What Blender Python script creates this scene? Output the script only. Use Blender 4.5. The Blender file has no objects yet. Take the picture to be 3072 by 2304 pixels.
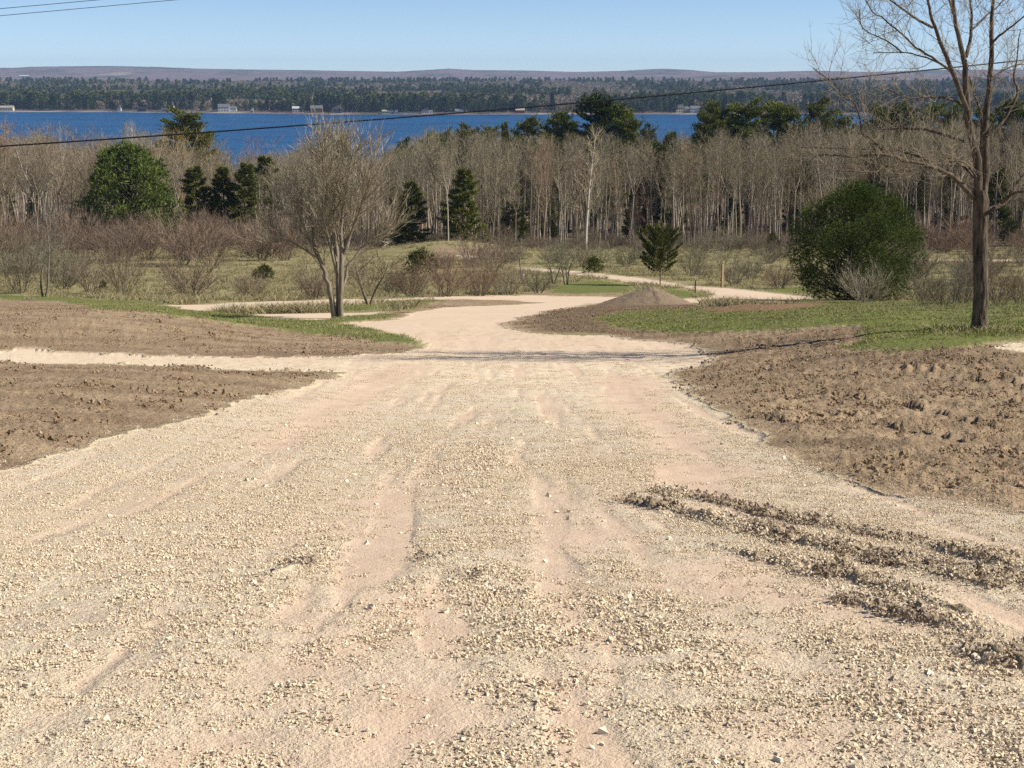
import bpy, math, random
import numpy as np
from mathutils import Vector, Matrix, Euler

# ------------------------------------------------------------------ camera, sky, sun, exposure
scene = bpy.context.scene
CZ = 50.0                       # eye level above the lake (lake surface is z = 0)
F = 4600.0                      # focal length in photo pixels (photo is 3072 x 2304)
PITCH = math.atan2(1152 - 225, F)
cam_data = bpy.data.cameras.new('camera')
cam_data.sensor_width = 36.0
cam_data.lens = 36.0 * F / 3072.0
cam_data.clip_start = 0.1
cam_data.clip_end = 40000.0
cam = bpy.data.objects.new('camera', cam_data)
scene.collection.objects.link(cam)
cam.location = (0, 0, CZ)
cam.rotation_euler = (math.radians(90) - PITCH, 0, 0)
scene.camera = cam

SUN_EL = math.radians(38)
SUN_AZ = math.radians(92)       # clockwise from +Y: to the right
world = bpy.data.worlds.new('World')
scene.world = world
world.use_nodes = True
wn = world.node_tree
wn.nodes.clear()
sky = wn.nodes.new('ShaderNodeTexSky')
sky.sky_type = 'NISHITA'
sky.sun_disc = False
sky.sun_elevation = SUN_EL
sky.sun_rotation = SUN_AZ
sky.altitude = 300
sky.air_density = 0.5
sky.dust_density = 0.0
sky.ozone_density = 3.0
bg = wn.nodes.new('ShaderNodeBackground')
bg.inputs['Strength'].default_value = 0.076
wo = wn.nodes.new('ShaderNodeOutputWorld')
wn.links.new(sky.outputs[0], bg.inputs[0])
wn.links.new(bg.outputs[0], wo.inputs[0])

sun_data = bpy.data.lights.new('sun', 'SUN')
sun_data.energy = 4.2
sun_data.angle = math.radians(0.5)
sun_data.color = (1.0, 0.94, 0.84)
sun = bpy.data.objects.new('sun', sun_data)
scene.collection.objects.link(sun)
sdir = Vector((math.sin(SUN_AZ) * math.cos(SUN_EL), math.cos(SUN_AZ) * math.cos(SUN_EL), math.sin(SUN_EL)))
sun.rotation_euler = (-sdir).to_track_quat('-Z', 'Y').to_euler()
sun.location = (60, -10, 120)

vs = scene.view_settings
vs.view_transform = 'Standard'
vs.look = 'None'
vs.exposure = 0.72
vs.gamma = 1.0
vs.use_curve_mapping = False
cy = scene.cycles
cy.use_denoising = False
cy.max_bounces = 6
cy.diffuse_bounces = 2
cy.glossy_bounces = 2
cy.transmission_bounces = 2
cy.volume_bounces = 0
cy.transparent_max_bounces = 4
cy.use_adaptive_sampling = False
cy.caustics_reflective = False
cy.caustics_refractive = False

# ------------------------------------------------------------------ helpers
COL = scene.collection
RNG = np.random.default_rng(7)


_ga = np.random.default_rng(99).uniform(0, 2 * math.pi, 65536)
GC = np.cos(_ga); GSN = np.sin(_ga)


def perlin(x, y, seed=0):
    x = np.asarray(x, dtype=np.float64); y = np.asarray(y, dtype=np.float64)
    xi = np.floor(x).astype(np.int64); yi = np.floor(y).astype(np.int64)
    xf = x - xi; yf = y - yi
    u = xf * xf * xf * (xf * (xf * 6 - 15) + 10); v = yf * yf * yf * (yf * (yf * 6 - 15) + 10)

    ox = (seed * 37) % 256; oy = (seed * 91) % 256

    def g(ix, iy, fx, fy):
        k = ((ix + ox) & 255) * 256 + ((iy + oy) & 255)
        return GC[k] * fx + GSN[k] * fy
    n00 = g(xi, yi, xf, yf); n10 = g(xi + 1, yi, xf - 1, yf)
    n01 = g(xi, yi + 1, xf, yf - 1); n11 = g(xi + 1, yi + 1, xf - 1, yf - 1)
    return ((n00 * (1 - u) + n10 * u) * (1 - v) + (n01 * (1 - u) + n11 * u) * v) * 1.4


def fbm(x, y, octaves=4, seed=0, gain=0.5):
    s = 0; a = 1.0; t = 0
    for i in range(octaves):
        s = s + a * perlin(x * 2 ** i + 17.3 * i, y * 2 ** i - 9.1 * i, seed + i); t += a; a *= gain
    return s / t


def sst(a, b, x):
    t = np.clip((np.asarray(x, dtype=np.float64) - a) / (b - a), 0, 1)
    return t * t * (3 - 2 * t)


SIN, COS = math.sin(PITCH), math.cos(PITCH)


def ray(px, py):
    a = (px - 1536) / F; b = -(py - 1152) / F
    return np.array([a, COS + b * SIN, -SIN + b * COS])


def project(x, y, z):
    dz = z - CZ
    w = y * COS - dz * SIN
    u = y * SIN + dz * COS
    return 1536 + F * x / w, 1152 - F * u / w


# ground profile along the view: distance, height relative to the eye
PD = np.array([-80, 0, 3.6, 9, 17, 24, 32, 46, 60, 70, 95, 110, 140, 200, 230, 400, 700, 760, 900, 1500])
PZ = np.array([2.0, -1.62, -1.74, -2.50, -3.60, -4.57, -5.45, -7.2, -8.95, -10.3, -13.45, -14.9, -17.6, -22.6, -25.0, -36.0, -48.6, -51.5, -54, -56])


def _pchip(xs, ys):
    h = np.diff(xs); d = np.diff(ys) / h
    m = np.zeros(len(xs)); m[0] = d[0]; m[-1] = d[-1]
    for i in range(1, len(xs) - 1):
        if d[i - 1] * d[i] > 0:
            w1 = 2 * h[i] + h[i - 1]; w2 = h[i] + 2 * h[i - 1]
            m[i] = (w1 + w2) / (w1 / d[i - 1] + w2 / d[i])
    return m


PM = _pchip(PD, PZ)


def profile(d):
    d = np.clip(np.asarray(d, dtype=np.float64), PD[0], PD[-1] - 1e-6)
    i = np.clip(np.searchsorted(PD, d, side='right') - 1, 0, len(PD) - 2)
    h = PD[i + 1] - PD[i]; t = (d - PD[i]) / h
    return ((2 * t ** 3 - 3 * t ** 2 + 1) * PZ[i] + (t ** 3 - 2 * t ** 2 + t) * h * PM[i]
            + (-2 * t ** 3 + 3 * t ** 2) * PZ[i + 1] + (t ** 3 - t ** 2) * h * PM[i + 1])


def H(x, y):
    """smooth ground height"""
    x = np.asarray(x, dtype=np.float64); y = np.asarray(y, dtype=np.float64)
    z = CZ + profile(y)
    z = z + 0.42 * sst(2.5, 7.5, x) * sst(15, 23, y) * (1 - sst(40, 58, y))          # lawn at the right, above the road
    z = z + 0.22 * sst(-1.0, -5.5, x) * sst(9, 13, y) * (1 - sst(19, 22, y))          # lower dirt bank, left
    z = z + 0.50 * sst(-4.0, -9.5, x) * sst(25, 30, y) * (1 - sst(34, 40, y))         # upper dirt bank, left
    z = z + 1.6 * np.exp(-(((x + 7) / 9) ** 2 + ((y - 186) / 10) ** 2))               # grassy bank before the wood
    z = z + 0.12 * fbm(x / 9.0, y / 9.0, 2, 5) * sst(12, 40, y)
    z = z + 0.5 * fbm(x / 40.0, y / 40.0, 2, 6) * sst(60, 160, y)
    return z


def hit(px, py, tmax=900):
    """where the sight line of a photo pixel meets the ground"""
    r = ray(px, py)
    t = np.geomspace(1.5, tmax, 1500)
    f = CZ + r[2] * t - H(r[0] * t, r[1] * t)
    k = np.argmax(f < 0)
    if f[k] >= 0:
        k = len(t) - 1
    a, b = t[max(k - 1, 0)], t[k]
    t = np.linspace(a, b, 60)
    f = CZ + r[2] * t - H(r[0] * t, r[1] * t)
    b = t[np.argmax(f < 0)] if (f < 0).any() else b
    return r[0] * b, r[1] * b


def col_x(px, y, z):
    w = y * COS - (z - CZ) * SIN
    return (px - 1536) / F * w


def on_col(px, y):
    """ground point in the photo column px at forward distance y"""
    z = float(H(0, y)); x = col_x(px, y, z)
    z = float(H(x, y)); x = col_x(px, y, z)
    return x, y, float(H(x, y))


def z_row(py, y):
    r = ray(1536, py)
    return CZ + r[2] / r[1] * y


def mesh_obj(name, v, f, mats=None, parent=None, smooth=False, link=True, attrs=None, fmat=None):
    me = mesh_data(name, v, f, mats, smooth, attrs, fmat)
    o = bpy.data.objects.new(name, me)
    if link:
        COL.objects.link(o)
    if parent is not None:
        o.parent = parent
    return o


def mesh_data(name, v, f, mats=None, smooth=False, attrs=None, fmat=None):
    me = bpy.data.meshes.new(name)
    v = np.asarray(v, dtype=np.float32)
    if isinstance(f, (list, tuple)) and len(f) and not isinstance(f, np.ndarray):
        arrs = [np.asarray(a, dtype=np.int32) for a in f]
    else:
        arrs = [np.asarray(f, dtype=np.int32)]
    arrs = [a for a in arrs if a.size]
    tot = np.concatenate([np.full(len(a), a.shape[1], dtype=np.int32) for a in arrs])
    vi = np.concatenate([a.ravel() for a in arrs])
    me.vertices.add(len(v)); me.vertices.foreach_set('co', v.ravel())
    me.loops.add(len(vi)); me.loops.foreach_set('vertex_index', vi)
    me.polygons.add(len(tot))
    st = np.concatenate([[0], np.cumsum(tot)[:-1]]).astype(np.int32)
    me.polygons.foreach_set('loop_start', st); me.polygons.foreach_set('loop_total', tot)
    me.polygons.foreach_set('use_smooth', np.full(len(tot), bool(smooth)))
    if fmat is not None:
        me.polygons.foreach_set('material_index', np.asarray(fmat, dtype=np.int32))
    if attrs:
        for k, a in attrs.items():
            at = me.attributes.new(k, 'FLOAT', 'POINT')
            at.data.foreach_set('value', np.asarray(a, dtype=np.float32))
    for m in (mats if isinstance(mats, (list, tuple)) else [mats] if mats else []):
        me.materials.append(m)
    me.update(calc_edges=True)
    return me


def tag(o, label=None, cat=None, group=None, kind=None):
    if label: o['label'] = label
    if cat: o['category'] = cat
    if group: o['group'] = group
    if kind: o['kind'] = kind
    return o


def empty(name, loc, rz=0.0, scale=(1, 1, 1)):
    o = bpy.data.objects.new(name, None)
    o.empty_display_size = 0.2
    COL.objects.link(o)
    o.location = loc; o.rotation_euler = (0, 0, rz); o.scale = scale
    return o


# ------------------------------------------------------------------ materials
class NT:
    def __init__(self, name):
        self.m = bpy.data.materials.new(name); self.m.use_nodes = True
        self.t = self.m.node_tree; self.t.nodes.clear()
        self.out = self.t.nodes.new('ShaderNodeOutputMaterial')

    def n(self, kind, **kw):
        nd = self.t.nodes.new(kind)
        for k, v in kw.items():
            if k.startswith('i_'):
                nd.inputs[k[2:].replace('_', ' ')].default_value = v
            else:
                setattr(nd, k, v)
        return nd

    def l(self, a, b):
        self.t.links.new(a, b)

    def val(self, sock, v):
        if hasattr(v, 'is_linked') or hasattr(v, 'node'):
            self.l(v, sock)
        else:
            sock.default_value = v

    def math(self, op, a, b=0.0, clamp=False):
        nd = self.n('ShaderNodeMath', operation=op, use_clamp=clamp)
        self.val(nd.inputs[0], a); self.val(nd.inputs[1], b)
        return nd.outputs[0]

    def mix(self, f, a, b, blend='MIX'):
        nd = self.n('ShaderNodeMix', data_type='RGBA', blend_type=blend)
        nd.clamp_factor = True
        self.val(nd.inputs[0], f)
        for s, v in ((nd.inputs[6], a), (nd.inputs[7], b)):
            if isinstance(v, tuple):
                s.default_value = (*v, 1.0) if len(v) == 3 else v
            else:
                self.l(v, s)
        return nd.outputs[2]

    def attr(self, name):
        return self.n('ShaderNodeAttribute', attribute_name=name).outputs['Fac']

    def noise(self, vec, scale, detail=3.0, rough=0.5, dim='3D'):
        nd = self.n('ShaderNodeTexNoise', noise_dimensions=dim)
        if vec is not None: self.l(vec, nd.inputs['Vector'])
        nd.inputs['Scale'].default_value = scale
        nd.inputs['Detail'].default_value = detail
        nd.inputs['Roughness'].default_value = rough
        return nd.outputs[0]

    def voro(self, vec, scale, feature='F1', out='Distance'):
        nd = self.n('ShaderNodeTexVoronoi', feature=feature)
        self.l(vec, nd.inputs['Vector']); nd.inputs['Scale'].default_value = scale
        return nd.outputs[out]

    def ramp(self, f, stops):
        nd = self.n('ShaderNodeMapRange')
        self.l(f, nd.inputs[0])
        nd.inputs[1].default_value, nd.inputs[2].default_value = stops
        return nd.outputs[0]

    def pos(self):
        return self.n('ShaderNodeNewGeometry').outputs['Position']

    def obj(self):
        return self.n('ShaderNodeTexCoord').outputs['Object']

    def bump(self, h, strength, dist, normal=None):
        nd = self.n('ShaderNodeBump')
        self.val(nd.inputs['Strength'], strength); nd.inputs['Distance'].default_value = dist
        self.l(h, nd.inputs['Height'])
        if normal is not None: self.l(normal, nd.inputs['Normal'])
        return nd.outputs[0]

    def finish(self, color, rough=0.9, spec=0.15, normal=None, trans=None):
        b = self.n('ShaderNodeBsdfPrincipled')
        self.val(b.inputs['Base Color'], (*color, 1.0) if isinstance(color, tuple) else color)
        self.val(b.inputs['Roughness'], rough)
        b.inputs['Specular IOR Level'].default_value = spec
        if normal is not None: self.l(normal, b.inputs['Normal'])
        sh = b.outputs[0]
        if trans:
            tr = self.n('ShaderNodeBsdfTranslucent')
            if isinstance(color, tuple): tr.inputs[0].default_value = (*color, 1.0)
            else: self.l(color, tr.inputs[0])
            mx = self.n('ShaderNodeMixShader'); mx.inputs[0].default_value = trans
            self.l(b.outputs[0], mx.inputs[1]); self.l(tr.outputs[0], mx.inputs[2]); sh = mx.outputs[0]
        self.l(sh, self.out.inputs['Surface'])
        return self.m


def mat_ground():
    t = NT('ground_surface')
    p = t.pos()
    g, s, l, pk, dk, lt, fl, gn = (t.attr(k) for k in ('gravel', 'soil', 'lawn', 'pack', 'damp_and_shade', 'litter', 'wood', 'grain'))
    # meadow: straw and olive
    n1 = t.noise(p, 0.35, 4, 0.6); n2 = t.noise(p, 2.3, 4, 0.65); n3 = t.noise(p, 9.0, 3, 0.7)
    mead = t.mix(t.ramp(n2, (0.35, 0.65)), (0.27, 0.235, 0.105), (0.40, 0.345, 0.18))
    mead = t.mix(t.ramp(n1, (0.42, 0.62)), mead, (0.235, 0.212, 0.092))
    mead = t.mix(t.math('MULTIPLY', t.ramp(n3, (0.45, 0.75)), 0.5), mead, (0.30, 0.25, 0.15))
    wood = t.mix(t.ramp(n3, (0.3, 0.7)), (0.11, 0.078, 0.05), (0.19, 0.135, 0.09))
    base = t.mix(fl, mead, wood)
    # lawn
    lawn = t.mix(t.ramp(n3, (0.35, 0.65)), (0.125, 0.145, 0.036), (0.20, 0.22, 0.064))
    lawn = t.mix(t.math('MULTIPLY', t.ramp(n2, (0.45, 0.7)), 0.7), lawn, (0.20, 0.175, 0.085))
    base = t.mix(l, base, lawn)
    lit = t.mix(t.ramp(n3, (0.4, 0.6)), (0.16, 0.095, 0.05), (0.34, 0.22, 0.13))
    base = t.mix(lt, base, lit)
    # soil
    mp = t.n('ShaderNodeMapping'); mp.inputs['Scale'].default_value = (0.16, 1.0, 1.0); t.l(p, mp.inputs['Vector'])
    s1 = t.noise(mp.outputs[0], 1.3, 5, 0.62); s2 = t.noise(p, 14.0, 4, 0.65)
    soil = t.mix(t.ramp(s1, (0.38, 0.62)), (0.295, 0.210, 0.131), (0.435, 0.320, 0.200))
    soil = t.mix(t.ramp(s2, (0.3, 0.75)), t.mix(0.30, soil, (0.17, 0.115, 0.072)), soil)
    soil = t.mix(t.math('MULTIPLY', dk, 0.85), soil, (0.14, 0.098, 0.064))  # dark brown soil, and the shade painted along the ruts
    base = t.mix(s, base, soil)
    # gravel: crushed limestone
    v1 = t.voro(p, 55.0, 'F1', 'Color'); sep = t.n('ShaderNodeSeparateColor'); t.l(v1, sep.inputs[0])
    gr = t.mix(sep.outputs[0], (0.64, 0.525, 0.375), (0.80, 0.675, 0.49))
    gr = t.mix(t.math('MULTIPLY', t.ramp(sep.outputs[1], (0.80, 1.0)), 0.55), gr, (0.42, 0.33, 0.23))
    g1 = t.noise(p, 0.5, 4, 0.6)
    gr = t.mix(t.math('MULTIPLY', t.ramp(t.noise(p, 70.0, 3, 0.8), (0.54, 0.76)), 0.5), gr, (0.38, 0.30, 0.205))
    gr = t.mix(t.math('MULTIPLY', t.ramp(g1, (0.45, 0.7)), 0.5), gr, (0.66, 0.51, 0.33))
    gr = t.mix(t.math('MULTIPLY', t.ramp(t.noise(p, 1.1, 3, 0.6), (0.52, 0.7)), 0.4), gr, (0.64, 0.475, 0.345))
    packed = t.mix(t.ramp(t.noise(p, 3.0, 5, 0.65), (0.3, 0.7)), (0.545, 0.39, 0.275), (0.665, 0.495, 0.36))
    packed = t.mix(t.math('MULTIPLY', t.ramp(t.noise(p, 120.0, 3, 0.8), (0.52, 0.74)), 0.5), packed, (0.40, 0.305, 0.21))
    gr = t.mix(pk, gr, packed)
    base = t.mix(g, base, gr)
    # relief
    vd = t.noise(p, 95.0, 3, 0.7)
    hgt = t.math('MULTIPLY', vd, 0.016)
    hgt = t.math('ADD', hgt, t.math('MULTIPLY', t.noise(p, 28.0, 3, 0.6), 0.02))
    hgt = t.math('MULTIPLY', hgt, t.math('SUBTRACT', 1.0, t.math('MULTIPLY', pk, 0.8)))
    hgt = t.math('MULTIPLY', hgt, t.math('MULTIPLY', g, gn))
    sh = t.math('MULTIPLY', t.math('ADD', t.math('MULTIPLY', s2, 0.05), t.math('MULTIPLY', t.noise(p, 45.0, 3, 0.6), 0.022)), s)
    mh = t.math('MULTIPLY', n3, t.math('MULTIPLY', 0.10, t.math('SUBTRACT', 1.0, t.math('MAXIMUM', g, s))))
    tot = t.math('ADD', t.math('ADD', hgt, sh), mh)
    nb = t.bump(tot, 1.0, 1.0)
    return t.finish(base, 0.95, 0.05, nb)


def mat_stone():
    t = NT('limestone_chips')
    oi = t.n('ShaderNodeObjectInfo')
    a = t.attr('tone')
    c = t.mix(a, (0.60, 0.485, 0.335), (0.84, 0.71, 0.515))
    c = t.mix(t.math('MULTIPLY', t.ramp(a, (0.0, 0.12)), 1.0), (0.30, 0.235, 0.175), c)
    c = t.mix(t.math('MULTIPLY', oi.outputs['Random'], 0.25), c, (0.56, 0.43, 0.29))
    nb = t.bump(t.noise(t.pos(), 220, 2), 0.4, 0.002)
    return t.finish(c, 0.9, 0.1, nb)


def mat_clod():
    t = NT('soil_clods')
    a = t.attr('tone')
    c = t.mix(a, (0.20, 0.138, 0.083), (0.40, 0.288, 0.178))
    nb = t.bump(t.noise(t.pos(), 60, 3), 0.7, 0.01)
    return t.finish(c, 0.95, 0.05, nb)


def mat_bark(name, c0, c1, scale=6.0, bump=0.03):
    t = NT(name)
    oi = t.n('ShaderNodeObjectInfo')
    mp = t.n('ShaderNodeMapping'); mp.inputs['Scale'].default_value = (1, 1, 0.22)
    t.l(t.obj(), mp.inputs['Vector'])
    n = t.noise(mp.outputs[0], scale * 3, 4, 0.65)
    c = t.mix(t.ramp(n, (0.3, 0.7)), c0, c1)
    c = t.mix(1.0, c, oi.outputs['Color'], 'MULTIPLY')
    return t.finish(c, 0.9, 0.1, t.bump(n, 0.9, bump))


def mat_twig(name, c0, c1):
    t = NT(name)
    oi = t.n('ShaderNodeObjectInfo')
    c = t.mix(t.attr('tip'), c0, c1)
    k = t.math('ADD', 0.85, t.math('MULTIPLY', oi.outputs['Random'], 0.3))
    vm = t.n('ShaderNodeVectorMath', operation='SCALE'); t.l(c, vm.inputs[0]); t.l(k, vm.inputs['Scale'])
    c = t.mix(1.0, vm.outputs[0], oi.outputs['Color'], 'MULTIPLY')
    return t.finish(c, 0.85, 0.1)


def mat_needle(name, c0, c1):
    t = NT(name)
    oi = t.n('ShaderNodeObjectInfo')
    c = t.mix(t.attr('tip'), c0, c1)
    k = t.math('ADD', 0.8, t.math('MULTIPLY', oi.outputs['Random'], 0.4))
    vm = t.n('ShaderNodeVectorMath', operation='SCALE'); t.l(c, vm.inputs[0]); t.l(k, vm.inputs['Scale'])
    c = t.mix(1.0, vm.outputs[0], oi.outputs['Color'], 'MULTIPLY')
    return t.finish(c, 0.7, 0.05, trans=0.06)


def mat_plain(name, c, rough=0.7, spec=0.2, var=0.25, scale=4.0):
    t = NT(name)
    n = t.noise(t.obj(), scale, 4, 0.6)
    d = tuple(x * (1 - var) for x in c)
    return t.finish(t.mix(t.ramp(n, (0.3, 0.7)), d, c), rough, spec)


M = {}
M['ground'] = mat_ground()
M['stone'] = mat_stone()
M['clod'] = mat_clod()
M['bark_dark'] = mat_bark('dark_furrowed_bark', (0.032, 0.024, 0.019), (0.205, 0.158, 0.115), 5, 0.05)
M['bark_grey'] = mat_bark('grey_bark', (0.16, 0.13, 0.095), (0.33, 0.28, 0.21), 5, 0.02)
M['bark_pale'] = mat_bark('pale_bark', (0.26, 0.215, 0.16), (0.52, 0.45, 0.36), 1.2, 0.02)
M['bark_white'] = mat_bark('white_bark', (0.42, 0.37, 0.31), (0.70, 0.65, 0.57), 1.0, 0.01)
M['twig_grey'] = mat_twig('grey_brown_twigs', (0.22, 0.18, 0.13), (0.30, 0.245, 0.17))
M['twig_wood'] = mat_twig('woodland_twigs', (0.205, 0.170, 0.108), (0.30, 0.250, 0.160))
M['twig_red'] = mat_twig('red_brown_twigs', (0.145, 0.116, 0.080), (0.240, 0.182, 0.132))
M['twig_tan'] = mat_twig('tan_twigs', (0.27, 0.225, 0.165), (0.42, 0.36, 0.255))
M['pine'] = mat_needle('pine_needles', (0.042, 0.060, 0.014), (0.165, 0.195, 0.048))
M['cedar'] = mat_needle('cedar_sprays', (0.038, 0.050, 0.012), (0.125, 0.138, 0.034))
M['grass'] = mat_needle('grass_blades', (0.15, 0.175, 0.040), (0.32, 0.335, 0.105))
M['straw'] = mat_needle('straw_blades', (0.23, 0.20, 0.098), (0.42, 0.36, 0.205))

# ------------------------------------------------------------------ ground: one height field, cut into road, bare soil, lawn and meadow
def to_xy(pts):
    return np.array([hit(px, py) for px, py in pts])


def sdist(poly, x, y):
    """signed distance to a polygon, positive inside"""
    out = np.full(x.shape, -1e3)
    lo = poly.min(0) - 6; hi = poly.max(0) + 6
    k = (x > lo[0]) & (x < hi[0]) & (y > lo[1]) & (y < hi[1])
    X = x[k]; Y = y[k]
    d2 = np.full(X.shape, 1e9); ins = np.zeros(X.shape, dtype=bool)
    n = len(poly)
    for i in range(n):
        ax, ay = poly[i]; bx, by = poly[(i + 1) % n]
        ex, ey = bx - ax, by - ay
        L = ex * ex + ey * ey + 1e-12
        t = np.clip(((X - ax) * ex + (Y - ay) * ey) / L, 0, 1)
        d2 = np.minimum(d2, (X - ax - t * ex) ** 2 + (Y - ay - t * ey) ** 2)
        c = (ay > Y) != (by > Y)
        if abs(by - ay) > 1e-9:
            ins ^= c & (X < (bx - ax) * (Y - ay) / (by - ay) + ax)
    out[k] = np.where(ins, np.sqrt(d2), -np.sqrt(d2))
    return out


def pdist(line, x, y):
    """distance to a polyline and the arc length of the nearest point"""
    best = np.full(x.shape, 1e9); arc = np.zeros(x.shape); s0 = 0.0
    for (ax, ay), (bx, by) in zip(line[:-1], line[1:]):
        ex, ey = bx - ax, by - ay; L = math.hypot(ex, ey) + 1e-9
        t = np.clip(((x - ax) * ex + (y - ay) * ey) / (L * L), 0, 1)
        d = np.hypot(x - ax - t * ex, y - ay - t * ey)
        k = d < best
        best = np.where(k, d, best); arc = np.where(k, s0 + t * L, arc); s0 += L
    return best, arc


POLY = {}
POLY['gravel'] = [to_xy(q) for q in (
    # main road with its side road to the left and the bend to the right
    [(-6000, 2700), (-6000, 1560), (-200, 1470), (0, 1415), (250, 1340), (480, 1280), (640, 1235), (790, 1182), (900, 1165), (1010, 1132), (1042, 1119),
     (1000, 1115), (740, 1112), (450, 1095), (0, 1084), (-6000, 1075), (-6000, 1046), (0, 1053), (400, 1060), (800, 1072), (1050, 1068), (1190, 1056), (1290, 1036),
     (1240, 1018), (1130, 994), (1030, 972), (1150, 962), (1205, 953), (1240, 938), (1300, 926), (1400, 919), (1560, 914), (1640, 909), (1560, 903), (1400, 897), (1250, 899),
     (1250, 893), (1400, 887), (1600, 886), (1856, 890), (1900, 893), (2050, 898), (2120, 893), (2150, 884), (2110, 872), (2020, 862), (1900, 849), (1720, 823), (1640, 815),
     (1560, 808), (1560, 801), (1640, 807), (1720, 812), (1900, 831), (2010, 847), (2200, 866), (2330, 880), (2450, 892), (2420, 902), (2330, 907), (2200, 911), (2047, 907), (1900, 903), (1850, 904),
     (1700, 926), (1600, 946), (1540, 964), (1500, 975), (1545, 986), (1600, 999), (1680, 1005), (1830, 1008), (1900, 1015), (1990, 1022), (2060, 1031), (2110, 1050),
     (2130, 1066), (2150, 1080), (2090, 1100), (2020, 1120), (2010, 1131), (2070, 1160), (2140, 1220), (2250, 1292), (2330, 1350), (2470, 1420), (2650, 1475), (2840, 1502),
     (2950, 1522), (3072, 1548), (9000, 1700), (9000, 2700)],
    # sandy strips left of the multi-stemmed tree
    [(455, 919), (700, 908), (990, 898), (1170, 897), (1290, 892), (1290, 897), (1166, 902), (990, 921), (899, 936), (700, 940), (560, 934)],
    [(754, 943), (990, 939), (1060, 940), (1150, 935), (1150, 941), (1050, 950), (985, 958), (880, 964)],
    # lane beyond the brush on the right, path end below the far bank, corner at the right
    [(2700, 777), (3072, 777), (9000, 779), (9000, 788), (3072, 786), (2700, 784)],
    [(1310, 769), (1530, 771), (1530, 776), (1310, 774)],
    [(2990, 1046), (3072, 1026), (3500, 1000), (3500, 1060), (3072, 1056)],
)]
POLY['soil'] = [to_xy(q) for q in (
    [(-6000, 880), (0, 899), (200, 906), (450, 941), (640, 968), (800, 985), (1000, 1008), (1150, 1028), (1225, 1040), (1290, 1050), (1000, 1085), (-6000, 1085)],
    [(-6000, 1060), (0, 1070), (800, 1095), (1060, 1112), (1000, 1150), (0, 1440), (-6000, 1600)],
    [(1450, 985), (1560, 950), (1700, 920), (1850, 895), (2060, 898), (2160, 925), (2050, 940), (1850, 945), (1790, 957), (1860, 990), (2000, 1002), (2350, 996),
     (2500, 985), (2590, 985), (2595, 1030), (2560, 1052), (2700, 1062), (2850, 1050), (2960, 1040), (3072, 1022), (9000, 980), (9000, 2300), (3072, 1640), (2400, 1460), (2000, 1160), (1990, 1125), (1800, 1005)],
    [(1166, 901), (1400, 888), (1660, 892), (1640, 912), (1400, 925), (1290, 930), (1180, 960), (1020, 976), (1090, 950), (1260, 928)],
    [(1560, 880), (1700, 870), (1860, 876), (1860, 895), (1600, 890)],
    [(1300, 745), (1500, 752), (1520, 772), (1300, 772)],
)]
POLY['lawn'] = [to_xy(q) for q in (
    [(1790, 957), (1850, 938), (1990, 931), (2150, 928), (2330, 915), (2450, 900), (2900, 906), (9000, 880), (9000, 1000), (3072, 1018), (2960, 1036), (2850, 1048), (2700, 1060),
     (2560, 1050), (2595, 1030), (2592, 986), (2500, 984), (2350, 995), (2100, 1001), (1930, 996), (1850, 985)],
    [(-6000, 860), (0, 882), (250, 896), (480, 912), (600, 935), (800, 958), (1000, 968), (1130, 996), (1260, 1024), (1275, 1031), (1220, 1037), (1150, 1027), (1000, 1007), (800, 984), (640, 967), (450, 940), (200, 905), (0, 897), (-6000, 878)],
    [(1000, 958), (1050, 951), (1150, 944), (1190, 955), (1080, 968), (1020, 972)],
    [(990, 924), (1150, 912), (1290, 900), (1330, 906), (1250, 920), (1100, 934), (1000, 936)],
    [(1640, 880), (1700, 850), (1800, 842), (1910, 858), (1880, 878), (1740, 884)],
    [(2000, 866), (2090, 878), (2120, 890), (2060, 896), (1990, 888)],
    [(2300, 866), (2480, 860), (2460, 880), (2340, 878)],
)]
POLY['litter'] = [to_xy([(2060, 930), (2120, 914), (2300, 908), (2500, 912), (2460, 928), (2330, 940), (2150, 944)])]
PACK = [to_xy(q) for q in (
    [(400, 2330), (760, 2050), (1050, 1850), (1190, 1770), (1290, 1790), (1150, 1900), (900, 2120), (760, 2330)],
    [(960, 2330), (1050, 2120), (1200, 2030), (1360, 2060), (1420, 2200), (1400, 2330)],
    [(840, 1590), (1150, 1480), (1300, 1440), (1280, 1500), (1000, 1620), (880, 1640)],
    [(1900, 1700), (2150, 1680), (2450, 1760), (2750, 1880), (2650, 1930), (2350, 1860), (2050, 1780)],
    [(2300, 1930), (2650, 2020), (2950, 2120), (2900, 2180), (2600, 2100), (2330, 2010)],
    [(1650, 1600), (1800, 1560), (1900, 1600), (1750, 1660)],
    [(1900, 1420), (2050, 1380), (2250, 1420), (2150, 1480), (1950, 1490)],
    [(2250, 2130), (2500, 2180), (2480, 2290), (2200, 2260)],
    [(1000, 1160), (1160, 1090), (1300, 1090), (1150, 1200), (900, 1330), (750, 1400), (800, 1330)],
    [(1780, 1130), (1960, 1130), (2030, 1220), (2150, 1330), (2050, 1380), (1880, 1270), (1800, 1200)],
)]
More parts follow.
